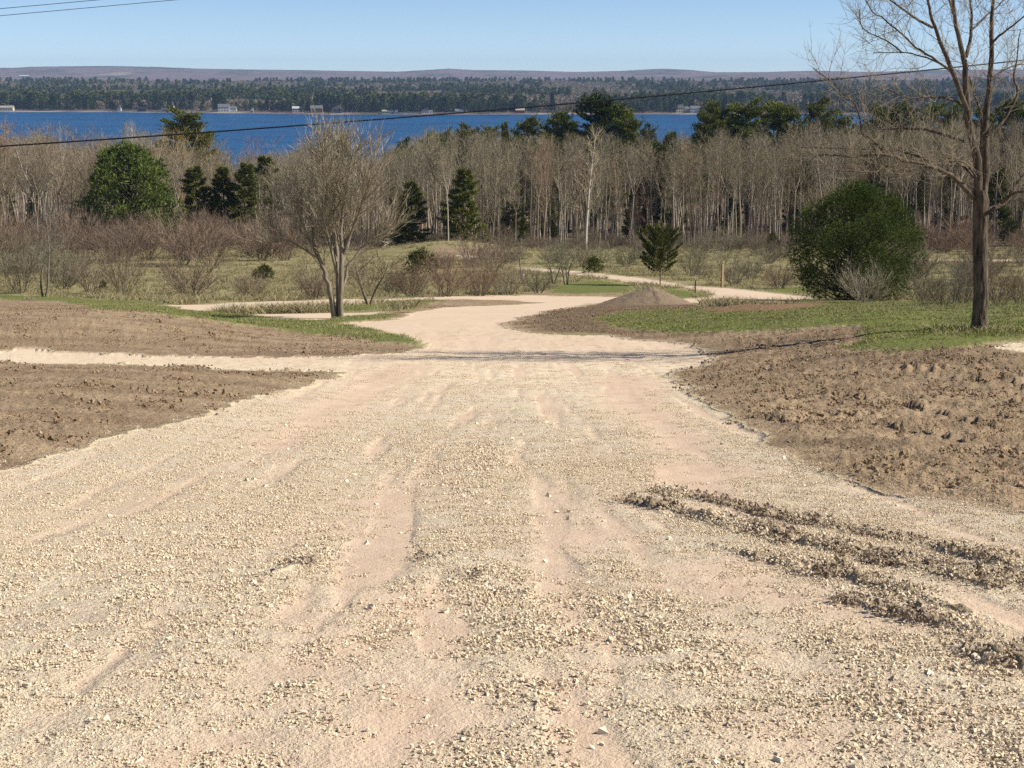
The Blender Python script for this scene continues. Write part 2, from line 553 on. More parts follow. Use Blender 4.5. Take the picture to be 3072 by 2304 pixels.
RIDGE = [(to_xy(q), h, w) for q, h, w in (
    ([(1960, 1476), (2120, 1502), (2250, 1530), (2500, 1584), (2760, 1636), (3100, 1712)], 0.046, 0.030),
    ([(1890, 1508), (2040, 1535), (2150, 1568), (2350, 1622), (2450, 1650)], 0.056, 0.040),
    ([(2060, 1540), (2230, 1585), (2420, 1632), (2620, 1676), (2800, 1716), (2990, 1760)], 0.054, 0.030),
    ([(2140, 1640), (2260, 1672), (2390, 1706)], 0.034, 0.026),
    ([(2440, 1716), (2560, 1742), (2700, 1785), (2900, 1840)], 0.044, 0.027),
    ([(2640, 1684), (2800, 1702), (2990, 1734), (3100, 1752)], 0.050, 0.028),
    ([(2520, 1800), (2700, 1850), (2930, 1900), (3100, 1930)], 0.036, 0.024),
    ([(2900, 1950), (3090, 2000)], 0.044, 0.028),
    ([(790, 1748), (870, 1712), (960, 1690)], 0.026, 0.045),
    ([(970, 1650), (1050, 1665)], 0.016, 0.04),
    ([(870, 1600), (950, 1605)], 0.016, 0.04),
    ([(1280, 1680), (1380, 1700), (1480, 1750), (1570, 1780)], 0.018, 0.04),
)]
COARSE = [to_xy(q) for q in (
    [(1200, 1830), (1420, 1720), (1700, 1740), (2000, 1830), (2100, 1960), (1900, 2020), (1500, 2010), (1300, 1930)],
    [(2600, 1900), (3100, 1980), (3100, 2330), (2500, 2330), (2300, 2150)],
    [(1300, 2120), (1700, 2050), (2000, 2150), (1900, 2330), (1350, 2330)],
    [(1250, 1250), (1500, 1130), (1650, 1150), (1600, 1400), (1300, 1500), (1150, 1380)],
)]
TREAD = [to_xy(q) for q in (
    [(2560, 1180), (2800, 1215), (3072, 1290), (3400, 1380)],
    [(2640, 1120), (2850, 1110), (2950, 1135), (3200, 1160)],
    [(2400, 1260), (2700, 1270), (3072, 1340)],
)]

# rows by distance, columns by bearing
_yy = np.geomspace(2.4, 770, 30000)
_py = project(0, _yy, CZ + profile(_yy))[1]
rows = [2.4]
while rows[-1] < 770:
    y0 = rows[-1]
    p0 = np.interp(y0, _yy, _py)
    y1 = np.interp(-(p0 - 3.6), -_py, _yy) if p0 > 760 else y0 * 1.012
    y1 = min(max(y1, y0 * 1.0012), y0 * 1.012)
    rows.append(float(y1))
rows = np.array([-60, -30, -14, -7, -3, -1, 0.4, 1.2, 1.8, 2.1] + rows)
side = np.geomspace(0.40, 14, 36)
cols = np.concatenate([-side[::-1], np.linspace(-0.39, 0.39, 800), side])
GY, GS = np.meshgrid(rows, cols, indexing='ij')
GX = (np.maximum(GY, 0) + 1.2) * GS
gy = GY.ravel(); gx = GX.ravel()
base_h = H(gx, gy)
dist = np.hypot(gx, gy)
near = sst(0.3, 1.5, gy)


def masks(x, y):
    d = np.maximum(np.hypot(x, y), 3.0)
    amp = np.clip(0.015 * d, 0.03, 0.40)
    f = 1.0 / np.clip(0.06 * d, 0.25, 3.0)
    wx = x + amp * (fbm(x * 1.7, y * 1.7, 4, 21, 0.65) + 0.6 * fbm(x * 0.5, y * 0.5, 2, 23))
    wy = y + 2.0 * amp * (fbm(x * 1.7, y * 1.7, 4, 31, 0.65) + 0.6 * fbm(x * 0.5, y * 0.5, 2, 33))
    out = {}
    for k, polys in POLY.items():
        sd = np.full(x.shape, -1e3)
        for q in polys:
            sd = np.maximum(sd, sdist(q, wx, wy))
        out[k] = sst(-1, 1, sd / np.clip(0.006 * d, 0.02, 0.5))
        if k == 'gravel':
            out['off_road'] = sst(0, 1, -sd / np.clip(0.035 * d, 0.2, 1.4))
    return out


MK = masks(gx, gy)
gravel = MK['gravel']; gravel[gy < 2.2] = 1.0
lawn = MK['lawn'] * (1 - gravel); litter = MK['litter'] * (1 - gravel)
soil = MK['soil'] * (1 - gravel) * (1 - lawn)
pack = np.zeros(gx.shape)
nz = fbm(gx * 1.3, gy * 1.3, 4, 41)
for q in PACK:
    sd = sdist(q, gx, gy)
    pack = np.maximum(pack, sst(-0.4, 0.45, sd + 0.55 * nz))
pack = np.maximum(pack, 0.55 * sst(0.25, 0.55, fbm(gx * 0.35, gy * 0.35, 3, 47)))
pack = np.maximum(pack, sst(22, 30, gy) * 0.6)
# tyre streaks that follow the road: bands across it, long along it
streak = np.zeros(gx.shape)
for q, sd_ in (([(1000, 2700), (1180, 2000), (1330, 1500), (1430, 1250), (1480, 1120), (1440, 1040), (1330, 970)], 171), ([(-900, 2100), (0, 1720), (600, 1440), (1050, 1230), (1350, 1090), (1500, 1000), (1560, 930)], 173),
               ([(3900, 2100), (3000, 1800), (2400, 1580), (1950, 1350), (1750, 1180), (1700, 1050), (1600, 980)], 175)):
    ln_ = to_xy(q); kg = (gy > 1) & (gy < 70) & (gravel > 0.3)
    d_, a_ = pdist(ln_, gx[kg], gy[kg])
    sg = np.sign(gx[kg] - np.interp(gy[kg], ln_[:, 1], ln_[:, 0]))
    streak[kg] += fbm(d_ * sg * 2.6 + 40, a_ * 0.16, 3, sd_) * np.exp(-(d_ / 3.2) ** 2)
pack = np.maximum(pack * 0.95, 0.75 * sst(0.06, 0.5, -streak))
streak = streak * 1.4
coarse = np.zeros(gx.shape)
for q in COARSE:
    coarse = np.maximum(coarse, sst(-0.3, 0.3, sdist(q, gx, gy) + 0.4 * nz))
ridge = np.zeros(gx.shape)
kk = (gy > 2) & (gy < 14)
for line, hgt, wid in RIDGE:
    d_, a_ = pdist(line, gx[kk], gy[kk])
    wob = 0.48 + 0.85 * np.clip(perlin(a_ * 3.1, a_ * 0 + hgt * 91, 51) + 0.5, 0, 1)
    d_ = d_ + 0.03 * fbm(gx[kk] * 9, gy[kk] * 9, 2, 55)
    r_ = hgt * wob * np.exp(-(np.maximum(d_, 0) / wid) ** 2)
    ridge[kk] = np.maximum(ridge[kk], r_)
close = 1 - sst(25, 60, gy)
h = base_h.copy()
h += gravel * near * (ridge * (0.75 + 0.6 * fbm(gx * 14, gy * 14, 2, 61)) + close * (0.010 * fbm(gx * 5, gy * 5, 3, 63) * (1 - 0.6 * pack) - 0.004 * pack + 0.006 * np.clip(streak, -.6, .6) + 0.02 * fbm(gx * .8, gy * .8, 2, 64)))
tread = np.zeros(gx.shape)
kt = (gy > 12) & (gy < 32) & (gx > 2)
for line in TREAD:
    d_, a_ = pdist(line, gx[kt], gy[kt])
    tread[kt] = np.maximum(tread[kt], (d_ < 0.32) * (0.5 + 0.5 * np.sin(a_ * 2 * math.pi / 0.17 + d_ * 9)))
cl = fbm(gx * 2.2, gy * 2.2, 4, 71, 0.65)
clod = 0.6 * np.maximum(fbm(gx * 9, gy * 9, 3, 73), -0.15) + 0.5 * np.maximum(fbm(gx * 3.2, gy * 3.2, 2, 75), 0)
h += soil * MK['off_road'] * near * (0.05 * cl + 0.07 * clod * close * (0.35 + 0.65 * sst(0, 3, gx)) + 0.055 * tread + 0.015)
edge = soil * gravel
damp_and_shade = soil * 0.7 * sst(0.1, 0.5, fbm(gx * 0.45, gy * 0.45, 3, 81)) * sst(0.5, 3.0, gx) * (1 - 0.7 * sst(4.5, 7, gx) * sst(24, 18, gy)) + soil * 0.35 * sst(0.1, 0.5, fbm(gx * 1.5, gy * 1.5, 3, 83))
damp_and_shade = np.maximum(damp_and_shade, soil * sst(0.2, 1.0, gx) * sst(30, 34, gy) * (1 - sst(60, 75, gy)) * 0.8)
damp_and_shade = np.clip(damp_and_shade * (1 - 0.8 * tread), 0, 1)
churn_shade = sst(0.012, 0.030, ridge + 0.016 * fbm(gx * 7, gy * 7, 3, 87)) * (gy > 2)  # rut mask: churned soil with the shade of the clods painted in
soil = np.maximum(soil, churn_shade * 0.8); damp_and_shade = np.maximum(damp_and_shade, churn_shade * 0.75); cover = gravel * (1 - 0.8 * churn_shade)  # soil and dark tone raised along the ruts to paint their shade
h += lawn * 0.05
wood = sst(205, 232, gy + 10 * fbm(gx / 15, gy / 15, 2, 85))
grain = 1 - sst(10, 26, gy) * 0.75
NR, NC = GY.shape
idx = np.arange(NR * NC).reshape(NR, NC)
quads = np.stack([idx[:-1, :-1], idx[:-1, 1:], idx[1:, 1:], idx[1:, :-1]], -1).reshape(-1, 4)
P3 = np.stack([gx, gy, h], 1)
fm = lambda a: a[quads].mean(1)
cls = np.zeros(len(quads), dtype=int)
cls[(fm(soil) > 0.5) & (fm(gravel) < 0.5)] = 1; cls[fm(lawn) > 0.5] = 2; cls[fm(gravel) > 0.5] = 3
fx = fm(gx); fy = fm(gy)
cls[(cls == 1) & (fx < -0.8) & (fy > 22) & (fy < 70)] = 4
cls[(cls == 1) & (fx < 0.5) & (fy < 23)] = 5
cls[(cls == 2) & (fx < 0)] = 6
ATT = dict(gravel=cover, soil=soil, lawn=lawn, pack=pack, damp_and_shade=damp_and_shade, litter=litter, wood=wood, grain=grain)
for c, nm in ((0, 'ground'), (3, 'gravel_road'), (1, 'bare_soil'), (4, 'bare_soil'), (5, 'bare_soil'), (2, 'lawn'), (6, 'lawn')):
    q = quads[cls == c]
    if not len(q):
        continue
    u, inv = np.unique(q.ravel(), return_inverse=True)
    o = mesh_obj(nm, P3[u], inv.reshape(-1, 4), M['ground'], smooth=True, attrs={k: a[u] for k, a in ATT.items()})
    tag(o, kind='structure')
    if c in (1, 4, 5):
        tag(o, {1: 'brown bare soil with tyre treads right of the gravel road', 4: 'brown graded soil bank above the side road at left', 5: 'brown soil wedge between side road and main gravel road'}[c])


def surf(x, y):
    """height of the built ground incl. relief, by lookup in the grid"""
    x = np.atleast_1d(np.asarray(x, dtype=float)); y = np.atleast_1d(np.asarray(y, dtype=float))
    r = np.clip(np.searchsorted(rows, y) - 1, 0, NR - 2)
    fr = np.clip((y - rows[r]) / (rows[r + 1] - rows[r]), 0, 1)
    s = x / (np.maximum(y, 0) + 1.2)
    c = np.clip(np.searchsorted(cols, s) - 1, 0, NC - 2)
    fc = np.clip((s - cols[c]) / (cols[c + 1] - cols[c]), 0, 1)
    hh = h.reshape(NR, NC)
    return (hh[r, c] * (1 - fr) * (1 - fc) + hh[r + 1, c] * fr * (1 - fc) + hh[r, c + 1] * (1 - fr) * fc + hh[r + 1, c + 1] * fr * fc)


def look(a, x, y):
    r = np.clip(np.searchsorted(rows, y) - 1, 0, NR - 2)
    c = np.clip(np.searchsorted(cols, x / (np.maximum(y, 0) + 1.2)) - 1, 0, NC - 2)
    return a.reshape(NR, NC)[r, c]


def gz(x, y):
    return float(surf(x, y)[0])


# ------------------------------------------------------------------ lake, far shore and hills
def mat_water():
    t = NT('lake_water')
    mp = t.n('ShaderNodeMapping'); mp.inputs['Scale'].default_value = (0.6, 1.0, 1.0)
    t.l(t.pos(), mp.inputs['Vector'])
    w1 = t.noise(mp.outputs[0], 0.07, 6, 0.75); w2 = t.noise(mp.outputs[0], 0.012, 3, 0.5)
    c = t.mix(t.ramp(w2, (0.35, 0.65)), (0.006, 0.062, 0.165), (0.010, 0.090, 0.225))
    c = t.mix(t.ramp(w1, (0.35, 0.7)), t.mix(0.35, c, (0.003, 0.028, 0.085)), c)
    w3 = t.noise(mp.outputs[0], 0.022, 5, 0.7)
    c = t.mix(t.math('MULTIPLY', t.ramp(w3, (0.45, 0.72)), 0.45), c, (0.016, 0.12, 0.285))
    nb = t.bump(t.math('ADD', w1, w3), 1.0, 3.0)
    return t.finish(c, 0.35, 0.06, nb)


def shore(x):
    """forward distance of the far shoreline"""
    return 2010 + 150 * sst(-150, -700, x) + 14 * np.sin(np.asarray(x) / 90.0)


M['water'] = mat_water()
lake = mesh_obj('lake', [(-4000, 560, 0), (4000, 560, 0), (4000, 2400, 0), (-4000, 2400, 0)], np.array([[0, 1, 2, 3]]), M['water'])
tag(lake, kind='structure')


def mat_far(name, hills):
    t = NT(name)
    p = t.pos()
    mp = t.n('ShaderNodeMapping'); mp.inputs['Scale'].default_value = (1, 0.5, 1)
    t.l(p, mp.inputs['Vector'])
    n1 = t.noise(mp.outputs[0], 0.004 if not hills else 0.003, 6, 0.65)
    n2 = t.noise(mp.outputs[0], 0.035, 4, 0.7)
    c = t.mix(t.ramp(n2, (0.3, 0.7)), (0.125, 0.098, 0.092), (0.215, 0.168, 0.158))
    c = t.mix(t.math('MULTIPLY', t.ramp(n1, (0.50, 0.62)), 0.85), c, (0.055, 0.072, 0.042))
    c = t.mix(t.math('MULTIPLY', t.ramp(t.noise(mp.outputs[0], 0.0023, 3, 0.5), (0.66, 0.70)), 0.55 if hills else 0.0), c, (0.33, 0.29, 0.17))
    c = t.mix(t.attr('sand'), c, (0.34, 0.29, 0.22))
    return t.finish(c, 0.95, 0.02, t.bump(n2, 1.0, 6.0 if hills else 2.0))


HS = np.array([(-1600, 212), (-400, 206), (0, 203), (120, 205), (170, 200), (350, 198), (480, 201), (600, 206), (800, 209), (1000, 212), (1200, 215), (1270, 211), (1350, 206), (1420, 210),
               (1600, 212), (1720, 216), (1850, 213), (1980, 206), (2040, 209), (2130, 217), (2300, 216), (2420, 212), (2620, 217), (2800, 210), (3072, 208), (3500, 212), (4600, 214)])


def far_z(x, y):
    sh = shore(x)
    t = y - sh
    z = np.where(t < 0, -3.0 * np.clip(-t / 40, 0, 1), 0.35 + 1.4 * sst(0, 30, t))
    z = z + 11.0 * sst(30, 1900, t) + 8 * sst(1200, 2600, t)
    z = z + 5.0 * fbm(x / 500.0, y / 500.0, 3, 91) * sst(150, 900, t)
    return z


def far_grid(x0, x1, nx, ys):
    X, Y = np.meshgrid(np.linspace(x0, x1, nx), ys, indexing='xy')
    ix = np.arange(X.size).reshape(X.shape)
    q = np.stack([ix[:-1, :-1], ix[:-1, 1:], ix[1:, 1:], ix[1:, :-1]], -1).reshape(-1, 4)
    return X.ravel(), Y.ravel(), q


M['far'] = mat_far('far_wooded_ground', False)
M['hills'] = mat_far('far_wooded_hills', True)
X, Y, q = far_grid(-3600, 3600, 300, np.concatenate([np.linspace(1960, 2260, 60), np.geomspace(2275, 5200, 60)]))
Zf = far_z(X, Y)
sand = ((Zf > -0.5) & (Y - shore(X) < 12) & (fbm(X / 60, Y / 300, 2, 93) > 0.05)).astype(float)
tag(mesh_obj('far_shore', np.stack([X, Y, Zf], 1), q, M['far'], smooth=True, attrs=dict(sand=sand)), kind='structure')

# hills: two ranges, crest heights from the skyline
def hill_range(dc, depth, spx, spy, seed, zlow, name):
    xs = np.linspace(-0.62 * dc, 0.62 * dc, 420); ys = np.linspace(dc - depth, dc + depth * 0.5, 46)
    X, Y = np.meshgrid(xs, ys, indexing='xy')
    px = 1536 + F * X / (dc * COS + 30)
    py = np.interp(px, spx, spy)
    r = (1152 - py) / F
    crest = CZ + (-SIN + r * COS) / (COS + r * SIN) * dc
    tt = (Y - (dc - depth)) / depth
    z = zlow + (crest - zlow) * np.where(tt < 1, sst(0, 1, tt) ** 0.8, 1 - 0.3 * (tt - 1))
    z = z + fbm(X / 420, Y / 420, 3, seed) * 9 * sst(0, 0.4, tt) * (1 - sst(0.6, 0.95, tt)) + 2.2 * fbm(X / 25, Y / 25, 2, seed + 3)
    ix = np.arange(X.size).reshape(X.shape)
    q = np.stack([ix[:-1, :-1], ix[:-1, 1:], ix[1:, 1:], ix[1:, :-1]], -1).reshape(-1, 4)
    o = mesh_obj(name, np.stack([X.ravel(), Y.ravel(), z.ravel()], 1), q, M['hills'], smooth=True, attrs=dict(sand=np.zeros(X.size)))
    return tag(o, kind='structure')


hill_range(9000, 3000, HS[:, 0], HS[:, 1], 101, 25, 'hills')
hill_range(6200, 1300, np.array([-1600, 0, 500, 900, 1500, 2050, 2150, 2300, 2500, 2800, 3072, 4600]), np.array([226, 232, 236, 238, 237, 230, 225, 222, 221, 224, 220, 222]), 111, 18, 'hills')

# ------------------------------------------------------------------ plants: branch growth
def unit(v):
    return v / (np.linalg.norm(v, axis=-1, keepdims=True) + 1e-9)


def chain(rng, p, d, length, n, wander=0.12, up=0.0):
    """a wandering polyline of n points that bends towards (or away from) the sky"""
    pts = [np.array(p, dtype=float)]; d = unit(np.array(d, dtype=float))
    st = length / (n - 1)
    for _ in range(n - 1):
        d = unit(d + rng.normal(0, wander, 3) + np.array([0, 0, up]))
        pts.append(pts[-1] + d * st)
    return np.array(pts)


def side_dir(rng, t, ang, az=None):
    """a direction at angle ang from tangent t"""
    tx, ty, tz = float(t[0]), float(t[1]), float(t[2])
    if abs(tz) < 0.9:
        n = math.hypot(tx, ty) + 1e-9; ux, uy, uz = ty / n, -tx / n, 0.0
    else:
        n = math.hypot(ty, tz) + 1e-9; ux, uy, uz = 0.0, tz / n, -ty / n
    vx, vy, vz = ty * uz - tz * uy, tz * ux - tx * uz, tx * uy - ty * ux
    az = rng.uniform(0, 6.2832) if az is None else az
    c, sn = math.cos(ang), math.sin(ang); ca, sa = math.cos(az) * sn, math.sin(az) * sn
    return np.array([tx * c + ux * ca + vx * sa, ty * c + uy * ca + vy * sa, tz * c + uz * ca + vz * sa])


def along(pts, f):
    s = f * (len(pts) - 1); i = min(int(s), len(pts) - 2); k = s - i
    return pts[i] * (1 - k) + pts[i + 1] * k, unit(pts[i + 1] - pts[i])


class Wood:
    """chains (points, radii, tip value) and twigs gathered into one mesh"""
    def __init__(self):
        self.ch = []; self.tw = []

    def add(self, pts, r0, r1, tip=0.0, power=1.0):
        n = len(pts)
        f = np.linspace(0, 1, n) ** power
        self.ch.append((np.asarray(pts), r0 + (r1 - r0) * f, tip))

    def addr(self, pts, rad, tip=0.0):
        self.ch.append((np.asarray(pts), np.asarray(rad), tip))

    def twig(self, p, d, length, r, tip=1.0):
        self.tw.append((*p, *d, length, r, tip))

    def mesh(self, name, mat, sides=5, thin=3, flat=False, seed=0):
        V = []; Q = []; T = []; A = []; base = 0
        groups = {}
        for pts, rad, tip in self.ch:
            k = sides if rad[0] > 0.03 else thin
            groups.setdefault((len(pts), k), []).append((pts, rad, tip))
        for (n, k), lst in groups.items():
            P = np.stack([a[0] for a in lst]); R = np.stack([a[1] for a in lst]); tip = np.array([a[2] for a in lst])
            tg = np.empty_like(P); tg[:, 1:-1] = P[:, 2:] - P[:, :-2]; tg[:, 0] = P[:, 1] - P[:, 0]; tg[:, -1] = P[:, -1] - P[:, -2]
            tg = unit(tg)
            ref = np.where(np.abs(tg[:, :1, 2:3]) < 0.8, np.array([0, 0, 1.0]), np.array([1.0, 0.13, 0]))
            u = unit(np.cross(tg, np.broadcast_to(ref, tg.shape))); v = np.cross(tg, u)
            a = np.arange(k) * 2 * math.pi / k
            ring = P[:, :, None] + R[:, :, None, None] * (np.cos(a)[None, None, :, None] * u[:, :, None] + np.sin(a)[None, None, :, None] * v[:, :, None])
            m = len(lst)
            V.append(ring.reshape(-1, 3)); A.append(np.repeat(tip, n * k))
            ix = base + np.arange(m * n * k).reshape(m, n, k); nx = np.roll(ix, -1, 2)
            Q.append(np.stack([ix[:, :-1], nx[:, :-1], nx[:, 1:], ix[:, 1:]], -1).reshape(-1, 4))
            base += m * n * k
        if self.tw:
            w = np.array(self.tw); p = w[:, :3]; d = unit(w[:, 3:6]); L = w[:, 6:7]; r = w[:, 7:8]
            rng = np.random.default_rng(seed)
            u = unit(np.cross(d, rng.normal(size=d.shape))); v = np.cross(d, u)
            if flat:
                vv = np.stack([p + u * r, p - u * r, p + d * L], 1); m = len(w)
                V.append(vv.reshape(-1, 3)); A.append(np.repeat(w[:, 8], 3))
                T.append(base + np.arange(m * 3).reshape(m, 3)); base += m * 3
            else:
                c, s = math.cos(2 * math.pi / 3), math.sin(2 * math.pi / 3)
                vv = np.stack([p + u * r, p + (u * c + v * s) * r, p + (u * c - v * s) * r, p + d * L], 1); m = len(w)
                V.append(vv.reshape(-1, 3)); A.append(np.repeat(w[:, 8], 4))
                b = base + np.arange(m)[:, None] * 4
                T += [b + np.array([[0, 1, 3]]), b + np.array([[1, 2, 3]]), b + np.array([[2, 0, 3]])]; base += m * 4
        f = [a for a in ([np.concatenate(Q)] if Q else []) + ([np.concatenate(T)] if T else [])]
        return mesh_data(name, np.concatenate(V), f, mat, smooth=True, attrs=dict(tip=np.concatenate(A)))


def sprout(rng, wood, pts, n, f0, f1, L, r, ang, npts, wander, up, tip, grow=None, Lpow=0.0, power=1.0):
    """n side branches along a chain; returns their chains"""
    out = []
    az = rng.uniform(0, 6.28)
    for i in range(n):
        f = f0 + (f1 - f0) * ((i + rng.uniform(0, 1)) / n) ** power
        p, t = along(pts, f)
        az += 2.4 + rng.normal(0, 0.4)
        d = side_dir(rng, t, ang * rng.uniform(0.75, 1.25), az)
        ln = L * rng.uniform(0.6, 1.15) * (1 - Lpow * (f - f0) / max(f1 - f0, 1e-6))
        c = chain(rng, p, d, ln, npts, wander, up)
        wood.add(c, r * rng.uniform(0.7, 1.1) * (ln / L) ** 0.5, r * 0.25, tip)
        out.append(c)
    return out


def twigs(rng, wood, pts, n, f0, L, r, ang, up=0.3, tip=1.0):
    for i in range(n):
        f = f0 + (1 - f0) * (i + rng.uniform(0, 1)) / n
        p, t = along(pts, min(f, 0.999))
        d = side_dir(rng, t, ang * rng.uniform(0.6, 1.4)); d = unit(d + np.array([0, 0, up]))
        wood.twig(p, d, L * rng.uniform(0.5, 1.3), r, tip)
    wood.twig(pts[-1], unit(pts[-1] - pts[-2]), L, r, tip)


def hardwood(seed, Ht=17.0, fork=False, pale=False, spread=1.0, low=0.38, lean=0.055, nb=24):
    """slender forest-grown bare tree, trunk mesh and crown mesh"""
    rng = np.random.default_rng(seed)
    tr = Wood(); cr = Wood()
    lead = chain(rng, (0, 0, -0.3), (rng.normal(0, lean), rng.normal(0, lean), 1), Ht * (0.55 if fork else 0.95), 12, 0.022, 0.02)
    tw_ = rng.uniform(0.75, 1.25)
    tr.add(lead, 0.165 * tw_, 0.085 * tw_ if fork else 0.03)
    leads = [lead]
    if fork:
        leads = []
        for s in range(fork):
            az = s * 2 * math.pi / fork + rng.uniform(0, 1)
            c = chain(rng, lead[-1], (math.cos(az) * 0.33 * spread, math.sin(az) * 0.33 * spread, 1), Ht * 0.45, 9, 0.05, 0.06)
            tr.add(c, 0.085, 0.016); leads.append(c)
    for ld in leads:
        f0 = 0.05 if fork else low
        L = 0.21 * Ht * spread
        pr = sprout(rng, tr, ld, max(8, int(nb / len(leads) * (1.25 - 0.5 * low))), f0, 0.985, L, 0.040, 0.68, 6, 0.10, 0.14, 0.1, Lpow=0.62)
        for b in pr:
            sc = sprout(rng, cr, b, 7, 0.15, 0.97, L * 0.36, 0.015, 0.7, 4, 0.14, 0.12, 0.5, Lpow=0.4)
            for c in sc:
                twigs(rng, cr, c, 4, 0.1, 0.75, 0.011, 0.6, 0.3)
            twigs(rng, cr, b, 5, 0.3, 0.8, 0.011, 0.55, 0.35)
        if not fork:   # short dead stubs and fine shoots low on the trunk
            sprout(rng, cr, ld, 7, 0.12, low, 1.1, 0.012, 1.2, 3, 0.15, 0.02, 0.3)
    return tr, cr


def tree_proto(trcr, tmat, cmat, nm, sides=6, flat=True):
    tr, cr = trcr
    return [('trunk', tr.mesh(nm + '_trunk', tmat, sides, 3)), ('crown', cr.mesh(nm + '_crown', cmat, 4, 3, flat=flat))]


def shrub(seed, Wd=2.4, Ht=2.0, stems=16, dense=1.0, tip=1.0, r=0.012):
    """many-stemmed bare shrub: stems fan out from the base into a dome of twigs"""
    rng = np.random.default_rng(seed)
    tr = Wood(); cr = Wood()
    for i in range(stems):
        az = i * 2.4 + rng.normal(0, 0.3); el = math.sqrt((i + 0.5) / stems) * 1.05
        d = np.array([math.cos(az) * math.sin(el) * Wd / Ht * 0.75, math.sin(az) * math.sin(el) * Wd / Ht * 0.75, math.cos(el) + 0.12])
        ln = Ht * (0.95 - 0.22 * (el / 1.05)) * rng.uniform(0.85, 1.1)
        c = chain(rng, (math.cos(az) * 0.12, math.sin(az) * 0.12, -0.08), d, ln, 6, 0.10, 0.05)
        tr.add(c, r * 1.6, r * 0.4, 0.0)
        for b in sprout(rng, cr, c, 8, 0.12, 0.95, Ht * 0.42, r * 0.7, 0.65, 4, 0.13, 0.07, 0.35):
            twigs(rng, cr, b, int(11 * dense), 0.05, Ht * 0.19, r * 0.45, 0.6, 0.25, tip)
        twigs(rng, cr, c, int(12 * dense), 0.35, Ht * 0.22, r * 0.5, 0.5, 0.35, tip)
    return [('stem', tr.mesh('shrub_stem', M['bark_grey'], 4, 3)), ('crown', cr.mesh('shrub_crown', M['twig_red'], 3, 3, flat=True))]


def tufts(rng, P, D, L, w, nbl, spread):
    """needle tufts: nbl narrow triangles fanning out around each direction"""
    m = len(P)
    P = np.repeat(P, nbl, 0); D = np.repeat(unit(D), nbl, 0); L = np.repeat(np.broadcast_to(L, (m,)), nbl)[:, None] * rng.uniform(0.6, 1.2, (m * nbl, 1))
    d = unit(D + rng.normal(0, spread, D.shape))
    u = unit(np.cross(d, rng.normal(size=d.shape)))
    v = np.stack([P + u * w, P - u * w, P + d * L], 1).reshape(-1, 3)
    return v, np.arange(m * nbl * 3).reshape(-1, 3)


